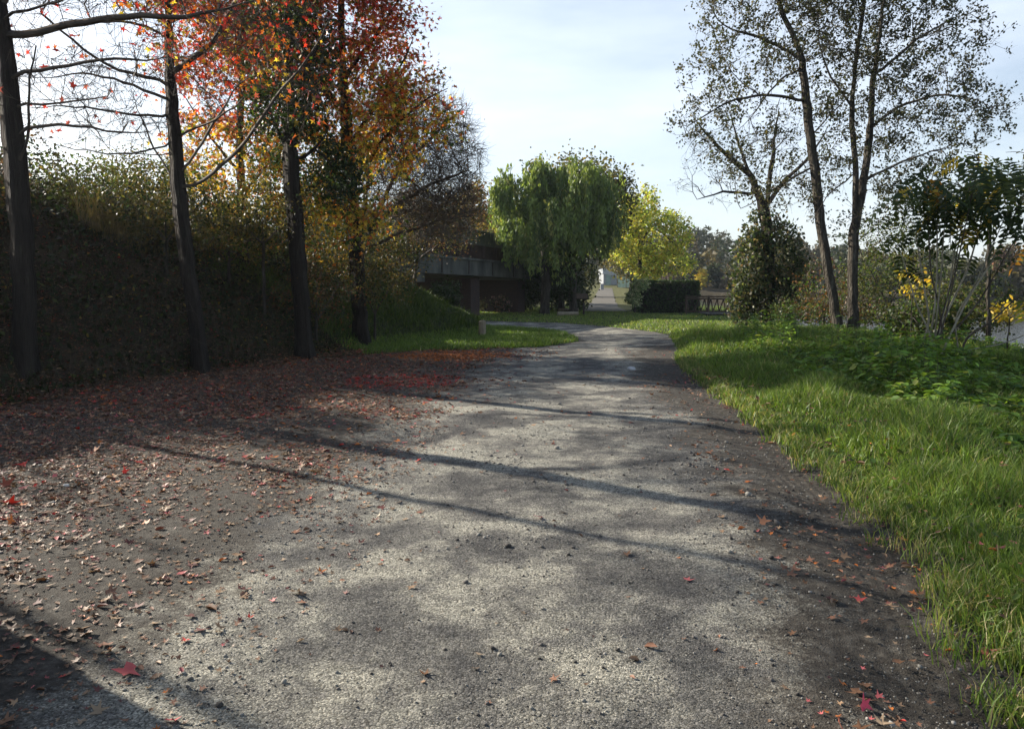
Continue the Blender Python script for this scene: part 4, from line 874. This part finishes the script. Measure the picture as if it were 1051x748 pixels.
def far_house(px, Y, wd, lab):
    c = at(px, 312, Y); c[2] = float(H(c[0], c[1])); o = thing('house', lab, 'house', tuple(c))
    one('wall', M_HOUSE, o, (box_bm, (c[0], c[1], c[2] + 1.4), (wd, 6, 3.2)))
    def rf(bm):
        a = [(-wd / 2 - .4, -3.4, 3.0), (wd / 2 + .4, -3.4, 3.0), (wd / 2 + .4, 3.4, 3.0), (-wd / 2 - .4, 3.4, 3.0), (-wd / 2 - .4, 0, 5.0), (wd / 2 + .4, 0, 5.0)]
        v = [bm.verts.new((c[0] + x, c[1] + y, c[2] + z)) for x, y, z in a]
        for f in ((0, 1, 5, 4), (2, 3, 4, 5), (0, 4, 3), (1, 2, 5), (3, 2, 1, 0)): bm.faces.new([v[k] for k in f])
        bmesh.ops.recalc_face_normals(bm, faces=bm.faces)
    r_ = one('roof', M_TILE, o, (rf,))
    ch = one('chimney', M_HOUSE, None, (box_bm, (c[0] + wd * .25, c[1], c[2] + 5.1), (.7, .7, 1.1))); ch.parent = r_
    for k in (-.3, 0, .3): one('window', M_WIN, o, (box_bm, (c[0] + wd * k, c[1] - 3.01, c[2] + 1.7), (.9, .06, 1.2)))
far_house(1050, 125, 8, 'pale house with a reddish roof on the far bank at the right edge')

# ------------------------------------------------------------------ undergrowth on the left bank
def scatter_region(n, x0, x1, y0, y1, test, seed):
    r = np.random.default_rng(seed); x = r.uniform(x0, x1, n); y = r.uniform(y0, y1, n); m = test(x, y); return x[m], y[m], r
def undergrowth():
    x, y, r = scatter_region(70000, -16, -3.2, 4, 24, lambda x, y: ((foot(y) - x) > .25 + .3 * wob(x, y, 1.5)) & ~((y > 18.8) & (x > -5.3)) & (x > -.9 * y - 2), 301)
    clump = .5 + .5 * wob(x, y, 1.4, 9); hgt = (r.uniform(0, 1, len(x)) ** 1.2) * (.12 + .85 * np.clip(clump, 0, 1) ** 2) * sstep(.2, 1.5, foot(y) - x)
    top = H(x, y) > 3.1; hgt = hgt * np.where(top, 1.7, 1)
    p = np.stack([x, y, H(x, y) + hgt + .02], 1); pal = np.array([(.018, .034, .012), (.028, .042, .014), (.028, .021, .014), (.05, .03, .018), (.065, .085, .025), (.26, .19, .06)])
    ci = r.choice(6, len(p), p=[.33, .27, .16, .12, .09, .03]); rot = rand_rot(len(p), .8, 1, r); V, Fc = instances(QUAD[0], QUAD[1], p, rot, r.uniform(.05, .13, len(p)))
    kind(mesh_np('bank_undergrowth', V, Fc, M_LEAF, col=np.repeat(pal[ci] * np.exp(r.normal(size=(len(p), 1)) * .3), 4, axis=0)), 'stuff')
undergrowth()
def canes():
    r = np.random.default_rng(333); ch, rr = [], []
    for k in range(300):
        y = r.uniform(5, 22); f_ = float(foot(y)); x = f_ - r.uniform(.3, 5.5)
        if x < -.85 * y - 1: continue
        z = float(H(x, y)); a = r.uniform(-1.2, 1.2) + (0 if r.random() < .7 else math.pi); L = r.uniform(.5, 1.5); h = r.uniform(.3, .9); t = np.linspace(0, 1, 9)
        X = x + math.cos(a) * L * t; Y = y + math.sin(a) * L * t; Z = z + h * (4 * t * (1 - t * .85) * .5 + .12 * np.sin(t * 9 + k)); Z = np.maximum(Z, H(X, Y) + .03); ch.append(np.stack([X, Y, Z], 1)); rr.append(np.linspace(.006, .002, 9))
    V, Fq = tubes(ch, rr); kind(mesh_np('bramble_canes', V, [Fq], M_TWIG), 'stuff')
canes()
for i, (px, py, Y, rx, ry, n, pal, lab) in enumerate([
    (85, 205, 17, 65, 34, 5200, [OLI, GRN, (.11, .13, .05)], 'leafy green bush on top of the bank behind the far-left trunk'),
    (-42, 190, 13.2, 52, 66, 5200, [OLI, DGR, BRN], 'tall scrub on the bank just beyond the left edge of the frame'),  # out of view, added to widen the shade over the lane
    (170, 214, 16, 58, 34, 5200, [OLI, DGR, (.13, .11, .04)], 'tangled olive scrub on the bank crest left of the forked maple'),
    (270, 222, 17.5, 50, 34, 4800, [OLI, DGR, (.16, .13, .04)], 'tangled scrub on the bank crest left of the ivy-clad trunk'),
    (120, 196, 19, 70, 32, 5200, [OLI, GRN, (.15, .13, .06)], 'highest pale green scrub on the bank crest at left'),
    (30, 235, 18, 50, 30, 3500, [OLI, DGR, GRN], 'dark bush on the bank top at the left edge'),
    (235, 240, 18.5, 60, 30, 3600, [OLI, (.18, .13, .04), GRN], 'ochre green bush on the bank top between the two maple trunks'),
    (145, 235, 19.5, 60, 26, 3200, [(.12, .10, .05), OLI, BRN], 'brown and green bush behind the dry grass tuft on the bank'),
    (300, 232, 27, 46, 26, 4600, [DGR, (.04, .05, .02)], 'dark scrub on the bank crest behind the ivy-clad trunk'),
    (345, 236, 25, 38, 26, 4600, [DGR, (.04, .05, .02), OLI], 'dark scrub on the bank crest left of the leafless tree'),
    (395, 258, 27, 34, 20, 3600, [DGR, OLI], 'dark scrub on the slope top under the leafless tree'),
    (385, 290, 20.6, 34, 22, 3200, [DGR, OLI, (.14, .10, .03)], 'low dark bush in front of the arching maple trunk'),
    (325, 300, 18.3, 34, 30, 3600, [DGR, OLI, BRN], 'dark bramble mound beside the ivy-clad trunk'),
    (345, 265, 22, 40, 34, 4200, [OLI, DGR, (.20, .13, .04)], 'dark bush on the bank top at the foot of the arching maple')]):
    make_tree('bank_bush', lab, 'bush', [rooted([(px, py + 60, Y), (px, py + 10, Y), (px, py, Y)])] + [gpath((px, py + 30, Y), (px + s * rx * .4, py + 8, Y), (px + s * rx * .7, py - ry * .3, Y)) for s in (-1, 1)], [(px, py, Y, rx, ry, 1.2)], .04, natt=420, step=.2, infl=1, kill=.28, seed=310 + i,
        twig_n=3, twig_L=.4, twig_r=.004, leaf=[dict(n=n, size=.075, palette=pal, off=.12, clump=1300)])

def road_z(x, y): return H(x, y) + .004 + .012 * wob(x, y, 2.3, 5) + .006 * wob(x, y, 6.1, 7)
# ------------------------------------------------------------------ grass blades
def blades(name, x, y, hgt, wd, lean, cols, mat, r, z=None, dirbias=None):
    n = len(x); z = H(x, y) - .01 if z is None else z; a = r.uniform(0, 2 * math.pi, n); dx, dy = np.cos(a), np.sin(a); b = r.uniform(0, 2 * math.pi, n)
    L = lean * hgt * r.uniform(.2, 1.2, n); lx, ly = np.cos(b) * L, np.sin(b) * L
    P0 = np.stack([x, y, z], 1); w0 = np.stack([dx, dy, 0 * dx], 1) * (wd / 2)[:, None]
    M = P0 + np.stack([lx * .3, ly * .3, hgt * .55], 1); T = P0 + np.stack([lx, ly, hgt * (1 - .25 * (L / hgt) ** 2)], 1)
    V = np.stack([P0 - w0, P0 + w0, M - w0 * .8, M + w0 * .8, T - w0 * .12, T + w0 * .12], 1).reshape(-1, 3)
    f = (np.array([(0, 1, 3, 2), (2, 3, 5, 4)])[None] + (np.arange(n) * 6)[:, None, None]).reshape(-1, 4)
    return kind(mesh_np(name, V, [f], mat, col=np.repeat(cols, 6, axis=0), smooth=False), 'stuff')
G1 = np.array([(.125, .205, .036), (.18, .265, .05), (.07, .12, .028), (.25, .27, .08), (.38, .33, .17)])
def grass_cols(n, r, w_=(.35, .3, .2, .1, .05)): return G1[r.choice(5, n, p=w_)] * np.exp(r.normal(size=(n, 1)) * .22)
def free(x, y, gap=.02): return ~in_poly(x, y)
def edge_of(y): return np.interp(y, RY, RX)
def right_grass():
    for k, (n, y0, y1, x1, h0, w0) in enumerate([(110000, 1.8, 6, 6.5, .125, .006), (130000, 6, 13, 9.5, .145, .010), (90000, 13, 24, 11, .16, .017)]):
        x, y, r = scatter_region(n, .8, x1, y0, y1, lambda x, y: free(x + .05, y) & (x > edge_of(y) - .1) & (x < .72 * y + .9) & (x < river_edge(y) + 1), 400 + k)
        d = x - edge_of(y); patch = .5 + .5 * wob(x, y, 2.2, k); e = sstep(-.12, .35, d)
        hh = h0 * (.35 + .65 * e) * (.4 + 1.15 * np.clip(patch, 0, 1) ** 1.4) * np.random.default_rng(k).uniform(.5, 1.5, len(x))
        keep = r.random(len(x)) < (.6 + .4 * e); x, y, hh = x[keep], y[keep], hh[keep]
        blades('verge_grass', x, y, hh, w0 * r.uniform(.6, 1.4, len(x)), .75, grass_cols(len(x), r), M_GRASS, r)
    # lawn beyond the bend
    x, y, r = scatter_region(120000, -14, 18, 22, 62, lambda x, y: free(x, y) & ((x > RRn[:, 0].max() - 1.2) | (y > 31)) & (np.abs(x - path_mask(x, y)[1]) > np.where(y > 50, 1.45, -1)) & (x < river_edge(y)) & ((y < 46) | (np.abs(x - hc[0]) > 2.1)) & (np.abs(x) < .72 * y), 410)
    near = np.random.default_rng(1).random(len(x)) < np.clip(38 / y, .4, 1) ** 1.5
    x, y = x[near], y[near]; c = grass_cols(len(x), r, (.3, .35, .1, .2, .05))
    blades('lawn_grass', x, y, r.uniform(.04, .11, len(x)), .028 * r.uniform(.6, 1.3, len(x)), .8, c, M_GRASS, r)
right_grass()
def left_grass():
    x, y, r = scatter_region(150000, -9.5, 2.6, 17.5, 33, lambda x, y: free(x, y) & (foot(y) - x < 6) & ((y > 19.0) | (x > -3.6)), 420)
    keep = (x > -8 + (y - 18) * .1); x, y = x[keep], y[keep]
    slope = foot(y) - x > .6; c = grass_cols(len(x), r, (.4, .3, .25, .04, .01)) * np.where(slope, .5, 1)[:, None];  # slope blades at half colour, the slope's shade painted in
    hh = np.where(slope, r.uniform(.05, .16, len(x)) * (1 + 1.3 * (wob(x, y, 2.9, 4) > .35)), r.uniform(.05, .17, len(x)))
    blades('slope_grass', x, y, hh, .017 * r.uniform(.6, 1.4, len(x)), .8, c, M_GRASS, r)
    # dry tall grass on the bank top
    x, y, r = scatter_region(5200, -9.0, -6.6, 15.5, 20, lambda x, y: (H(x, y) > 2.3), 421)
    c = np.array([(.22, .16, .07), (.12, .11, .04), (.28, .21, .11)])[r.integers(0, 3, len(x))]
    blades('dry_grass', x, y, r.uniform(.4, 1.15, len(x)), .009 * r.uniform(.6, 1.4, len(x)), .45, c, M_GRASS, r)
    x, y, r = scatter_region(16000, -12, -3.6, 6, 19, lambda x, y: ((foot(y) - x) > .2) & (x > -.9 * y), 422)
    c = np.array([(.035, .032, .016), (.028, .035, .012), (.08, .06, .035)])[r.integers(0, 3, len(x))]
    blades('bank_grass', x, y, r.uniform(.15, .55, len(x)), .008 * r.uniform(.6, 1.4, len(x)), .7, c, M_GRASS, r)
left_grass()
# nettles and brambles between the verge and the water
def nettles():
    x, y, r = scatter_region(4200, 3.4, 12.5, 5.0, 21, lambda x, y: (x > edge_of(y) + 1.35 + .5 * wob(x, y, 1.2, 4) + np.clip((8 - y), 0, 3) * .25) & (x < .72 * y + 1.2) & (x < river_edge(y) + .6) & ~((y > 15) & (x / y > .38) & (x / y < .5)), 430)
    ht = r.uniform(.18, .6, len(x)) * (.45 + 1.0 * (wob(x, y, 1.3, 2) * .5 + .5)) * sstep(0, 1.6, x - edge_of(y) - .9) * (1 - .6 * sstep(.56, .64, x / y)); z = H(x, y)
    ch = []; rr = []; P = []; S = []
    for i in range(len(x)):
        k = 5 if y[i] < 14 else 3
        ax, ay = r.normal() * .12, r.normal() * .12
        for j in range(k):
            t = .3 + .7 * (j + .6) / k; c = np.array([x[i] + ax * t, y[i] + ay * t, z[i] + ht[i] * t]); a0 = r.uniform(0, math.pi)
            for q in range(3 if y[i] < 12 else 2):
                a = a0 + q * 2.1; L = .055 + .05 * r.random(); P.append(c + np.array([math.cos(a), math.sin(a), 0]) * L * .6); S.append((a, L))
    P = np.array(P); S = np.array(S); d = np.stack([np.cos(S[:, 0]), np.sin(S[:, 0]), -.15 + r.normal(size=len(S)) * .3], 1); d /= np.linalg.norm(d, axis=1)[:, None]
    up = np.tile([0, 0, 1.], (len(P), 1)) + r.normal(size=P.shape) * .3; xx = np.cross(d, up); xx /= np.linalg.norm(xx, axis=1)[:, None]; rot = np.stack([xx, d, np.cross(xx, d)], axis=2)
    V, Fc = instances(OVAL[0], OVAL[1], P, rot, S[:, 1] * 1.35); pal = np.array([(.14, .25, .04), (.21, .33, .06), (.075, .14, .03), (.30, .34, .09)])
    c = pal[r.choice(4, len(P), p=[.4, .27, .25, .08])] * np.exp(r.normal(size=(len(P), 1)) * .2)
    kind(mesh_np('nettle_patch', V, Fc, M_LEAF, col=np.repeat(c, len(OVAL[0]), axis=0)), 'stuff')
    Vt, Ft, *_ = twigs(np.stack([x, y, z], 1), np.tile([0, 0, 1.], (len(x), 1)), ht, .004, 5); kind(mesh_np('nettle_stalks', Vt, [Ft], M_TWIG), 'stuff')
nettles()
def weeds():   # clover, dock and dandelion leaves mixed into the verge
    x, y, r = scatter_region(9000, 1.2, 9, 2.4, 20, lambda x, y: free(x + .05, y) & (x > edge_of(y) - .05) & (x < .72 * y + .6) & (wob(x, y, 2.6, 6) > -.1), 440)
    n = len(x); p = np.stack([x, y, H(x, y) + r.uniform(.01, .13, n)], 1); V, Fc = instances(OVAL[0] * np.array([1.1, 1, 1]), OVAL[1], p, rand_rot(n, 1, .6, r), r.uniform(.025, .085, n))
    pal = np.array([(.10, .17, .035), (.16, .23, .05), (.07, .10, .03), (.22, .14, .06)]); c = pal[r.choice(4, n, p=[.4, .3, .2, .1])] * np.exp(r.normal(size=(n, 1)) * .2)
    kind(mesh_np('verge_weeds', V, Fc, M_LEAF, col=np.repeat(c, len(OVAL[0]), axis=0)), 'stuff')
    # ragged tufts and dead blades that spill on to the dark margin
    k = 260; yy = 2.3 + 14 * r.random(k) ** 1.5; xx = edge_of(yy) + r.normal(size=k) * .10 - .05; xs = np.repeat(xx, 40) + r.normal(size=k * 40) * .05; ys_ = np.repeat(yy, 40) + r.normal(size=k * 40) * .06
    blades('edge_tufts', xs, ys_, r.uniform(.04, .16, len(xs)), .006 * r.uniform(.6, 1.4, len(xs)) * np.clip(ys_ / 5, 1, 2), .9, grass_cols(len(xs), r, (.25, .2, .2, .15, .2)), M_GRASS, r, z=road_z(xs, ys_) - .005)
weeds()

# ------------------------------------------------------------------ fallen leaves, pebbles, sticks
LT = [star_template(.07 + .05 * (s % 3), 5, s, .2) for s in range(6)] + [(OVAL[0] * np.array([.9, 1, 2.5]), OVAL[1])]
def litter_density(x, y):
    dl = lane_left(y) - x; a = sstep(-.9, 1.0, dl) * np.clip(.45 + .5 * wob(x, y, 1.9, 3) + .35 * wob(x, y, 5.1, 5), .05, 1.2); a = np.maximum(a, sstep(.4, 2.6, dl)) * (1 - .3 * sstep(9, 14, y)); a *= (y < 20.3)
    a = np.where(y < 5, a * (.35 + .65 * sstep(0, 1.8, dl)), a)
    de = edge_of(y) - x; rgt = sstep(1.7, .1, de) * sstep(-.35, 0, de) * (.10 + .16 * (wob(x, y, 2.1, 2) > .2)) * (y < 14)
    heap = np.maximum(np.exp(-(((x + 1.3) / 1.3) ** 2 + ((y - 17.6) / 1.2) ** 2)) * 1.6, np.exp(-(((x + 1.9) / .9) ** 2 + ((y - 12.8) / 1.0) ** 2)) * 1.0)
    return np.maximum.reduce([a, rgt, np.where(de < -.05, .035, .012), heap])
def litter():
    x, y, r = scatter_region(420000, -9.5, 4.2, 2.1, 20.5, lambda x, y: (np.abs(x) < .72 * y + .4) & ((foot(y) - x) < 3.5), 500)
    k = r.random(len(x)) < litter_density(x, y) * np.where(y < 8, .54, .40); x, y = x[k], y[k]; n = len(x)
    far = y > 9.5; PAL = np.array([BRN, TAN, (.34, .24, .15), (.14, .05, .04), RED, ORA, PNK, (.25, .12, .07)]); 
    w1 = np.array([.25, .2, .12, .16, .02, .02, .05, .18]); w2 = np.array([.33, .13, .05, .20, .05, .04, .02, .18])
    ci = np.where(far, r.choice(8, n, p=w2), r.choice(8, n, p=w1)); hp = np.exp(-(((x + 1.3) / 1.3) ** 2 + ((y - 17.6) / 1.2) ** 2)) > .25; hr = np.exp(-(((x + 1.9) / .9) ** 2 + ((y - 12.8) / 1.0) ** 2)) > .3
    ci = np.where(hp & (r.random(n) < .7), 5, ci); ci = np.where(hr & (r.random(n) < .5), 4, ci); ci = np.where((x > 0) & (r.random(n) < .7), r.choice([7, 0, 1, 5, 3, 6], n, p=[.3, .22, .2, .12, .1, .06]), ci)
    size = np.where(r.random(n) < .13, r.uniform(.05, .085, n), r.uniform(.018, .045, n)) * np.where(y > 9, 1.3, 1.0); z = np.where(in_poly(x, y), road_z(x, y), H(x, y) + .02 + .07 * (x > 0)) + .004 + size * .08 * r.random(n)
    # largest as seen: near ones inside the frame
    inframe = (np.abs(x) < .675 * y) & (y > 2.75) & (np.abs(x) < 6.5); score = size / y ** 1.5 * inframe; top = np.argsort(-score)[:286]
    mask = np.zeros(n, bool); mask[top] = True
    rot = rand_rot(n, 1.0, .2, r); cols = PAL[ci] * np.exp(r.normal(size=(n, 1)) * .25)
    which = r.integers(0, len(LT), n); Vs, Fs, Cs, base = [], [], [], 0
    for t in range(len(LT)):
        m = (which == t) & ~mask; V, Fc = instances(LT[t][0], LT[t][1], np.stack([x, y, z], 1)[m], rot[m], size[m]); Vs.append(V); Fs.append(Fc[0] + base); base += len(V); Cs.append(np.repeat(cols[m], len(LT[t][0]), axis=0))
    kind(mesh_np('leaf_litter', np.vstack(Vs), [np.vstack(Fs)], M_DRY, col=np.vstack(Cs)), 'stuff')
    names = ['brown', 'tan', 'pale buff', 'dark maroon', 'bright red', 'orange', 'dusty pink', 'reddish brown']
    src = {}
    for i in top:
        key = (int(ci[i]), int(which[i]))
        if key not in src:
            t = LT[key[1]]; o = mesh_np('fallen_leaf', t[0], t[1], M_DRY, col=np.tile(PAL[key[0]], (len(t[0]), 1))); src[key] = o
        else: o = src[key].copy(); COL.objects.link(o)
        Mx = Matrix([list(rot[i][0]), list(rot[i][1]), list(rot[i][2])]).to_4x4(); o.matrix_world = Matrix.Translation((x[i], y[i], z[i])) @ Mx @ Matrix.Scale(float(size[i]), 4)
        de = edge_of(y[i]) - x[i]
        u = 525.5 + x[i] / y[i] * F; col_ = ['by the left edge', 'left of the lane', 'left of centre', 'just left of the middle', 'in the middle', 'right of the middle', 'near the tyre marks', 'by the right grass edge'][int(np.clip(u / 1051 * 8, 0, 7.9))]
        dd = 'at the bottom' if y[i] < 3.3 else 'close by' if y[i] < 4.0 else 'a few steps ahead' if y[i] < 5.2 else 'farther ahead' if y[i] < 7 else 'far along'
        shp = 'oval' if key[1] == 6 else 'star-shaped'; sz_ = 'large' if size[i] > .066 else 'small'
        lab = f'{sz_} {names[key[0]]} {shp} fallen leaf {col_}, {dd}'; tag(o, lab, 'leaf', 'look-alike ' + lab.replace(' leaf ', ' leaves '))
    # leaves the photograph singles out
    for px, py, col, s, lab in [(12, 517, RED, .16, 'large bright red star-shaped leaf at the left edge of the frame'), (12, 536, ORA, .12, 'orange leaf just below the big red one at the left edge'),
        (142, 476, RED, .14, 'bright red leaf standing up from the litter in the sun'), (162, 468, RED, .10, 'small red leaf right of the bright standing one'), (128, 486, RED, .09, 'red leaf in front of the bright standing one'), (178, 482, (.5, .12, .04), .11, 'red orange leaf at the right of the sunlit red cluster'), (24, 480, RED, .11, 'dull red leaf near the left edge above the big red one'), (5, 500, DRD, .16, 'dark red leaf cut by the left edge of the frame'), (52, 512, (.45, .10, .05), .10, 'rusty red leaf right of the big red one at the left edge'),
        (98, 463, ORA, .14, 'orange leaf at the shadow edge on the left, behind the red one'),
        (132, 690, (.45, .08, .08), .115, 'pinkish red star leaf on the edge of the foreground shadow'), (305, 610, (.42, .33, .26), .10, 'pale bleached leaf alone on the grey gravel'),
        (225, 647, TAN, .08, 'buff leaf beside the foreground shadow tip'), (281, 472, ORA, .10, 'single orange leaf on the dark shaded gravel'), (553, 532, (.5, .06, .12), .09, 'small crimson leaf in the middle of the lane'),
        (882, 622, (.5, .08, .07), .075, 'bright pinkish red leaf near the tyre marks'), (1014, 676, (.55, .16, .13), .09, 'salmon red leaf propped against the grass edge'), (887, 725, (.5, .07, .13), .07, 'crimson star leaf at the bottom of the frame on dark gravel'),
        (862, 747, (.5, .16, .1), .08, 'orange red leaf touching the bottom edge of the frame'), (783, 538, (.45, .2, .1), .10, 'orange brown leaf on the shaded right side of the lane')]:
        g = gnd(px, py); t = LT[int(r.integers(0, 4))]; o = mesh_np('fallen_leaf', t[0], t[1], M_DRY, col=np.tile(col, (len(t[0]), 1)))
        rt = rand_rot(1, 1.0, .45, r)[0]; o.matrix_world = Matrix.Translation((g[0], g[1], float(road_z(g[0], g[1])) + .015)) @ Matrix([list(rt[0]), list(rt[1]), list(rt[2])]).to_4x4() @ Matrix.Scale(s, 4); tag(o, lab, 'leaf')
litter()
M_STONE = noise_mat('stone_chip', [(.3, (.10, .095, .085)), (.7, (.34, .32, .28))], 30, 4, .9, .3)
def pebbles():
    r = np.random.default_rng(600); ico = bmesh.new(); bmesh.ops.create_icosphere(ico, subdivisions=1, radius=.5); tv = np.array([v.co[:] for v in ico.verts]); tf = np.array([[v.index for v in f.verts] for f in ico.faces]); ico.free()
    tv *= (1 + r.normal(size=(len(tv), 1)) * .15); tv[:, 2] *= .6
    n = 42000; y = 2.2 + 11 * r.random(n) ** 1.8; x = r.uniform(-1, 1, n) * (.72 * y + .3); m = in_poly(x, y); x, y = x[m], y[m]
    dens = .25 + .75 * (wob(x, y, 3.1, 8) > .25) + .5 * (edge_of(y) - x < 1.3); m = r.random(len(x)) < dens * .7; x, y = x[m], y[m]
    s = np.exp(r.normal(size=len(x)) * .45) * .0075 * np.clip(y / 4, .8, 1.6); V, Fc = instances(tv, [tf], np.stack([x, y, road_z(x, y) + s * .1], 1), rand_rot(len(x), 1, .3, r), s)
    s = np.where(r.random(len(x)) < .03, s * 2.2, s); V, Fc = instances(tv, [tf], np.stack([x, y, road_z(x, y) + s * .1], 1), rand_rot(len(x), 1, .3, r), s); pal = np.array([(.20, .19, .165), (.10, .09, .08), (.04, .035, .03), (.27, .255, .23)])[r.choice(4, len(x), p=[.35, .3, .27, .08])]
    kind(mesh_np('loose_gravel', V, Fc, M_DRYSTONE, col=np.repeat(pal, len(tv), axis=0)), 'stuff')
m_, nt_, b_ = newmat('gravel_chip'); a_ = N(nt_, 'ShaderNodeAttribute', attribute_name='col'); nt_.links.new(a_.outputs['Color'], b_.inputs['Base Color']); b_.inputs['Roughness'].default_value = .9; M_DRYSTONE = m_
pebbles()
def stick(pts, r0, lab, grp=None):
    Q = resample([np.array([p[0], p[1], float(road_z(p[0], p[1])) + r0 + .003]) for p in pts], .05); V, Fq = tubes([Q], [np.linspace(r0, r0 * .4, len(Q))]); tag(mesh_np('fallen_stick', V, [Fq], M_TWIG, smooth=True), lab, 'stick', grp)
g1, g2, g3 = gnd(325, 399), gnd(360, 404), gnd(395, 411); stick([g1, g2, g3], .018, 'thin dark stick lying in the red leaves at the shaded lay-by')
g1, g2 = gnd(952, 596), gnd(968, 640); stick([g1, g2], .004, 'dry grass stalk on the tyre marks by the verge')
g1, g2 = gnd(60, 575), gnd(115, 566); stick([g1, g2], .004, 'short pale twig in the sunlit litter at left')
def stone(px, py, s, c, lab):
    g = gnd(px, py); bm = bmesh.new(); bmesh.ops.create_icosphere(bm, subdivisions=3, radius=.5)
    for v in bm.verts: v.co *= 1 + .25 * mnoise.noise(v.co * 2.2 + Vector((px, 0, 0))); v.co.z *= .55
    bmesh.ops.scale(bm, vec=(s, s * .8, s), verts=bm.verts); bmesh.ops.translate(bm, vec=(g[0], g[1], float(road_z(g[0], g[1])) + s * .2), verts=bm.verts)
    tag(obj('stone', bm, noise_mat('stone_surface', [(.3, c), (.7, tuple(min(.8, k * 1.3) for k in c))], 20, 4, .8, .3), None, True), lab, 'stone')
stone(68, 499, .05, (.55, .54, .50), 'round whitish pebble among the brown leaves at left')
stone(648, 381, .16, (.42, .42, .42), 'flat pale stone on the lane at its narrowest shade band')

# ------------------------------------------------------------------ parked camper van just outside the frame, whose rear throws the foreground shadow
def van():
    X0, X1, Y0, Y1 = -6.35, -4.32, -1.2, 4.66; z = float(H(-5.3, 2)) + .0
    o = thing('camper_van', 'white high-roofed camper van parked on the lay-by left of the camera', 'van', ((X0 + X1) / 2, (Y0 + Y1) / 2, z))
    Mw = noise_mat('white_paint', [(.3, (.72, .72, .70)), (.7, (.78, .78, .77))], 2, 3, .3, .02, spec=.5); Mg = noise_mat('tinted_glass', [(.3, (.012, .014, .016)), (.7, (.02, .022, .025))], 1, 2, .08, 0); Mt = noise_mat('tyre_rubber', [(.3, (.015, .015, .015)), (.7, (.03, .03, .03))], 9, 3, .8, .2); Mr = noise_mat('red_lens', [(.3, (.3, .01, .01)), (.7, (.4, .02, .02))], 3, 2, .2, 0); Mh = noise_mat('steel_rim', [(.3, (.3, .3, .31)), (.7, (.45, .45, .46))], 5, 3, .4, .1, metal=.8)
    prof = [(Y1, .35), (Y1 + .02, 1.2), (Y1 - .04, 2.45), (Y1 - .18, 2.62), (Y0 + 1.9, 2.62), (Y0 + 1.35, 2.2), (Y0 + .75, 1.25), (Y0 + .08, 1.05), (Y0, .8), (Y0 + .05, .35)]
    bm = bmesh.new(); L_ = [bm.verts.new((X0, y, z + h)) for y, h in prof]; R_ = [bm.verts.new((X1, y, z + h)) for y, h in prof]; bm.faces.new(L_); bm.faces.new(R_[::-1])
    for i in range(len(prof)): j = (i + 1) % len(prof); bm.faces.new([L_[j], L_[i], R_[i], R_[j]])
    bmesh.ops.recalc_face_normals(bm, faces=bm.faces); bmesh.ops.bevel(bm, geom=[e for e in bm.edges], offset=.07, segments=3, affect='EDGES'); obj('body', bm, Mw, o)
    one('windscreen', Mg, o, (bar_bm, ((X0 + X1) / 2, Y0 + 1.33, z + 2.12), ((X0 + X1) / 2, Y0 + .80, z + 1.36), 1.75, .03))
    for s, xx in ((-1, X0), (1, X1)):
        one('side_window', Mg, o, (box_bm, (xx + s * .008, Y0 + 1.75, z + 1.65), (.02, .85, .6))); one('side_window', Mg, o, (box_bm, (xx + s * .008, Y0 + 3.7, z + 1.7), (.02, 1.1, .5)))
        for yy in (Y0 + .95, Y1 - 1.15):
            w_ = one('wheel', Mt, o, (cyl_bm, (xx - s * .2, yy, z + .34), (xx + s * .02, yy, z + .34), .34, .34, 32)); rm = one('rim', Mh, None, (cyl_bm, (xx + s * .0, yy, z + .34), (xx + s * .03, yy, z + .34), .2, .19, 24)); rm.parent = w_
        one('tail_light', Mr, o, (box_bm, (xx - s * .14, Y1 + .012, z + 1.15), (.13, .03, .5))); one('headlight', Mh, o, (box_bm, (xx - s * .32, Y0 + .0, z + .86), (.34, .06, .16)))
    one('rear_window', Mg, o, (box_bm, ((X0 + X1) / 2, Y1 - .0, z + 1.75), (1.3, .03, .55))); one('bumper', Mt, o, (box_bm, ((X0 + X1) / 2, Y1 + .05, z + .45), (1.9, .12, .22), None, .03)); one('bumper', Mt, o, (box_bm, ((X0 + X1) / 2, Y0 - .02, z + .45), (1.9, .12, .22), None, .03))
van()

# ------------------------------------------------------------------ autumn air
hm = bpy.data.materials.new('damp_air'); hm.use_nodes = True; hn = hm.node_tree; hn.nodes.remove(hn.nodes['Principled BSDF'])
hv = hn.nodes.new('ShaderNodeVolumePrincipled'); hv.inputs['Color'].default_value = (.80, .87, .95, 1); hv.inputs['Density'].default_value = .00032; hv.inputs['Anisotropy'].default_value = .3
hn.links.new(hv.outputs[0], hn.nodes['Material Output'].inputs['Volume'])
bm = bmesh.new(); box_bm(bm, (0, 1050, 20), (3400, 2900, 66)); hz_o = obj('haze', bm, hm); kind(hz_o, 'stuff')
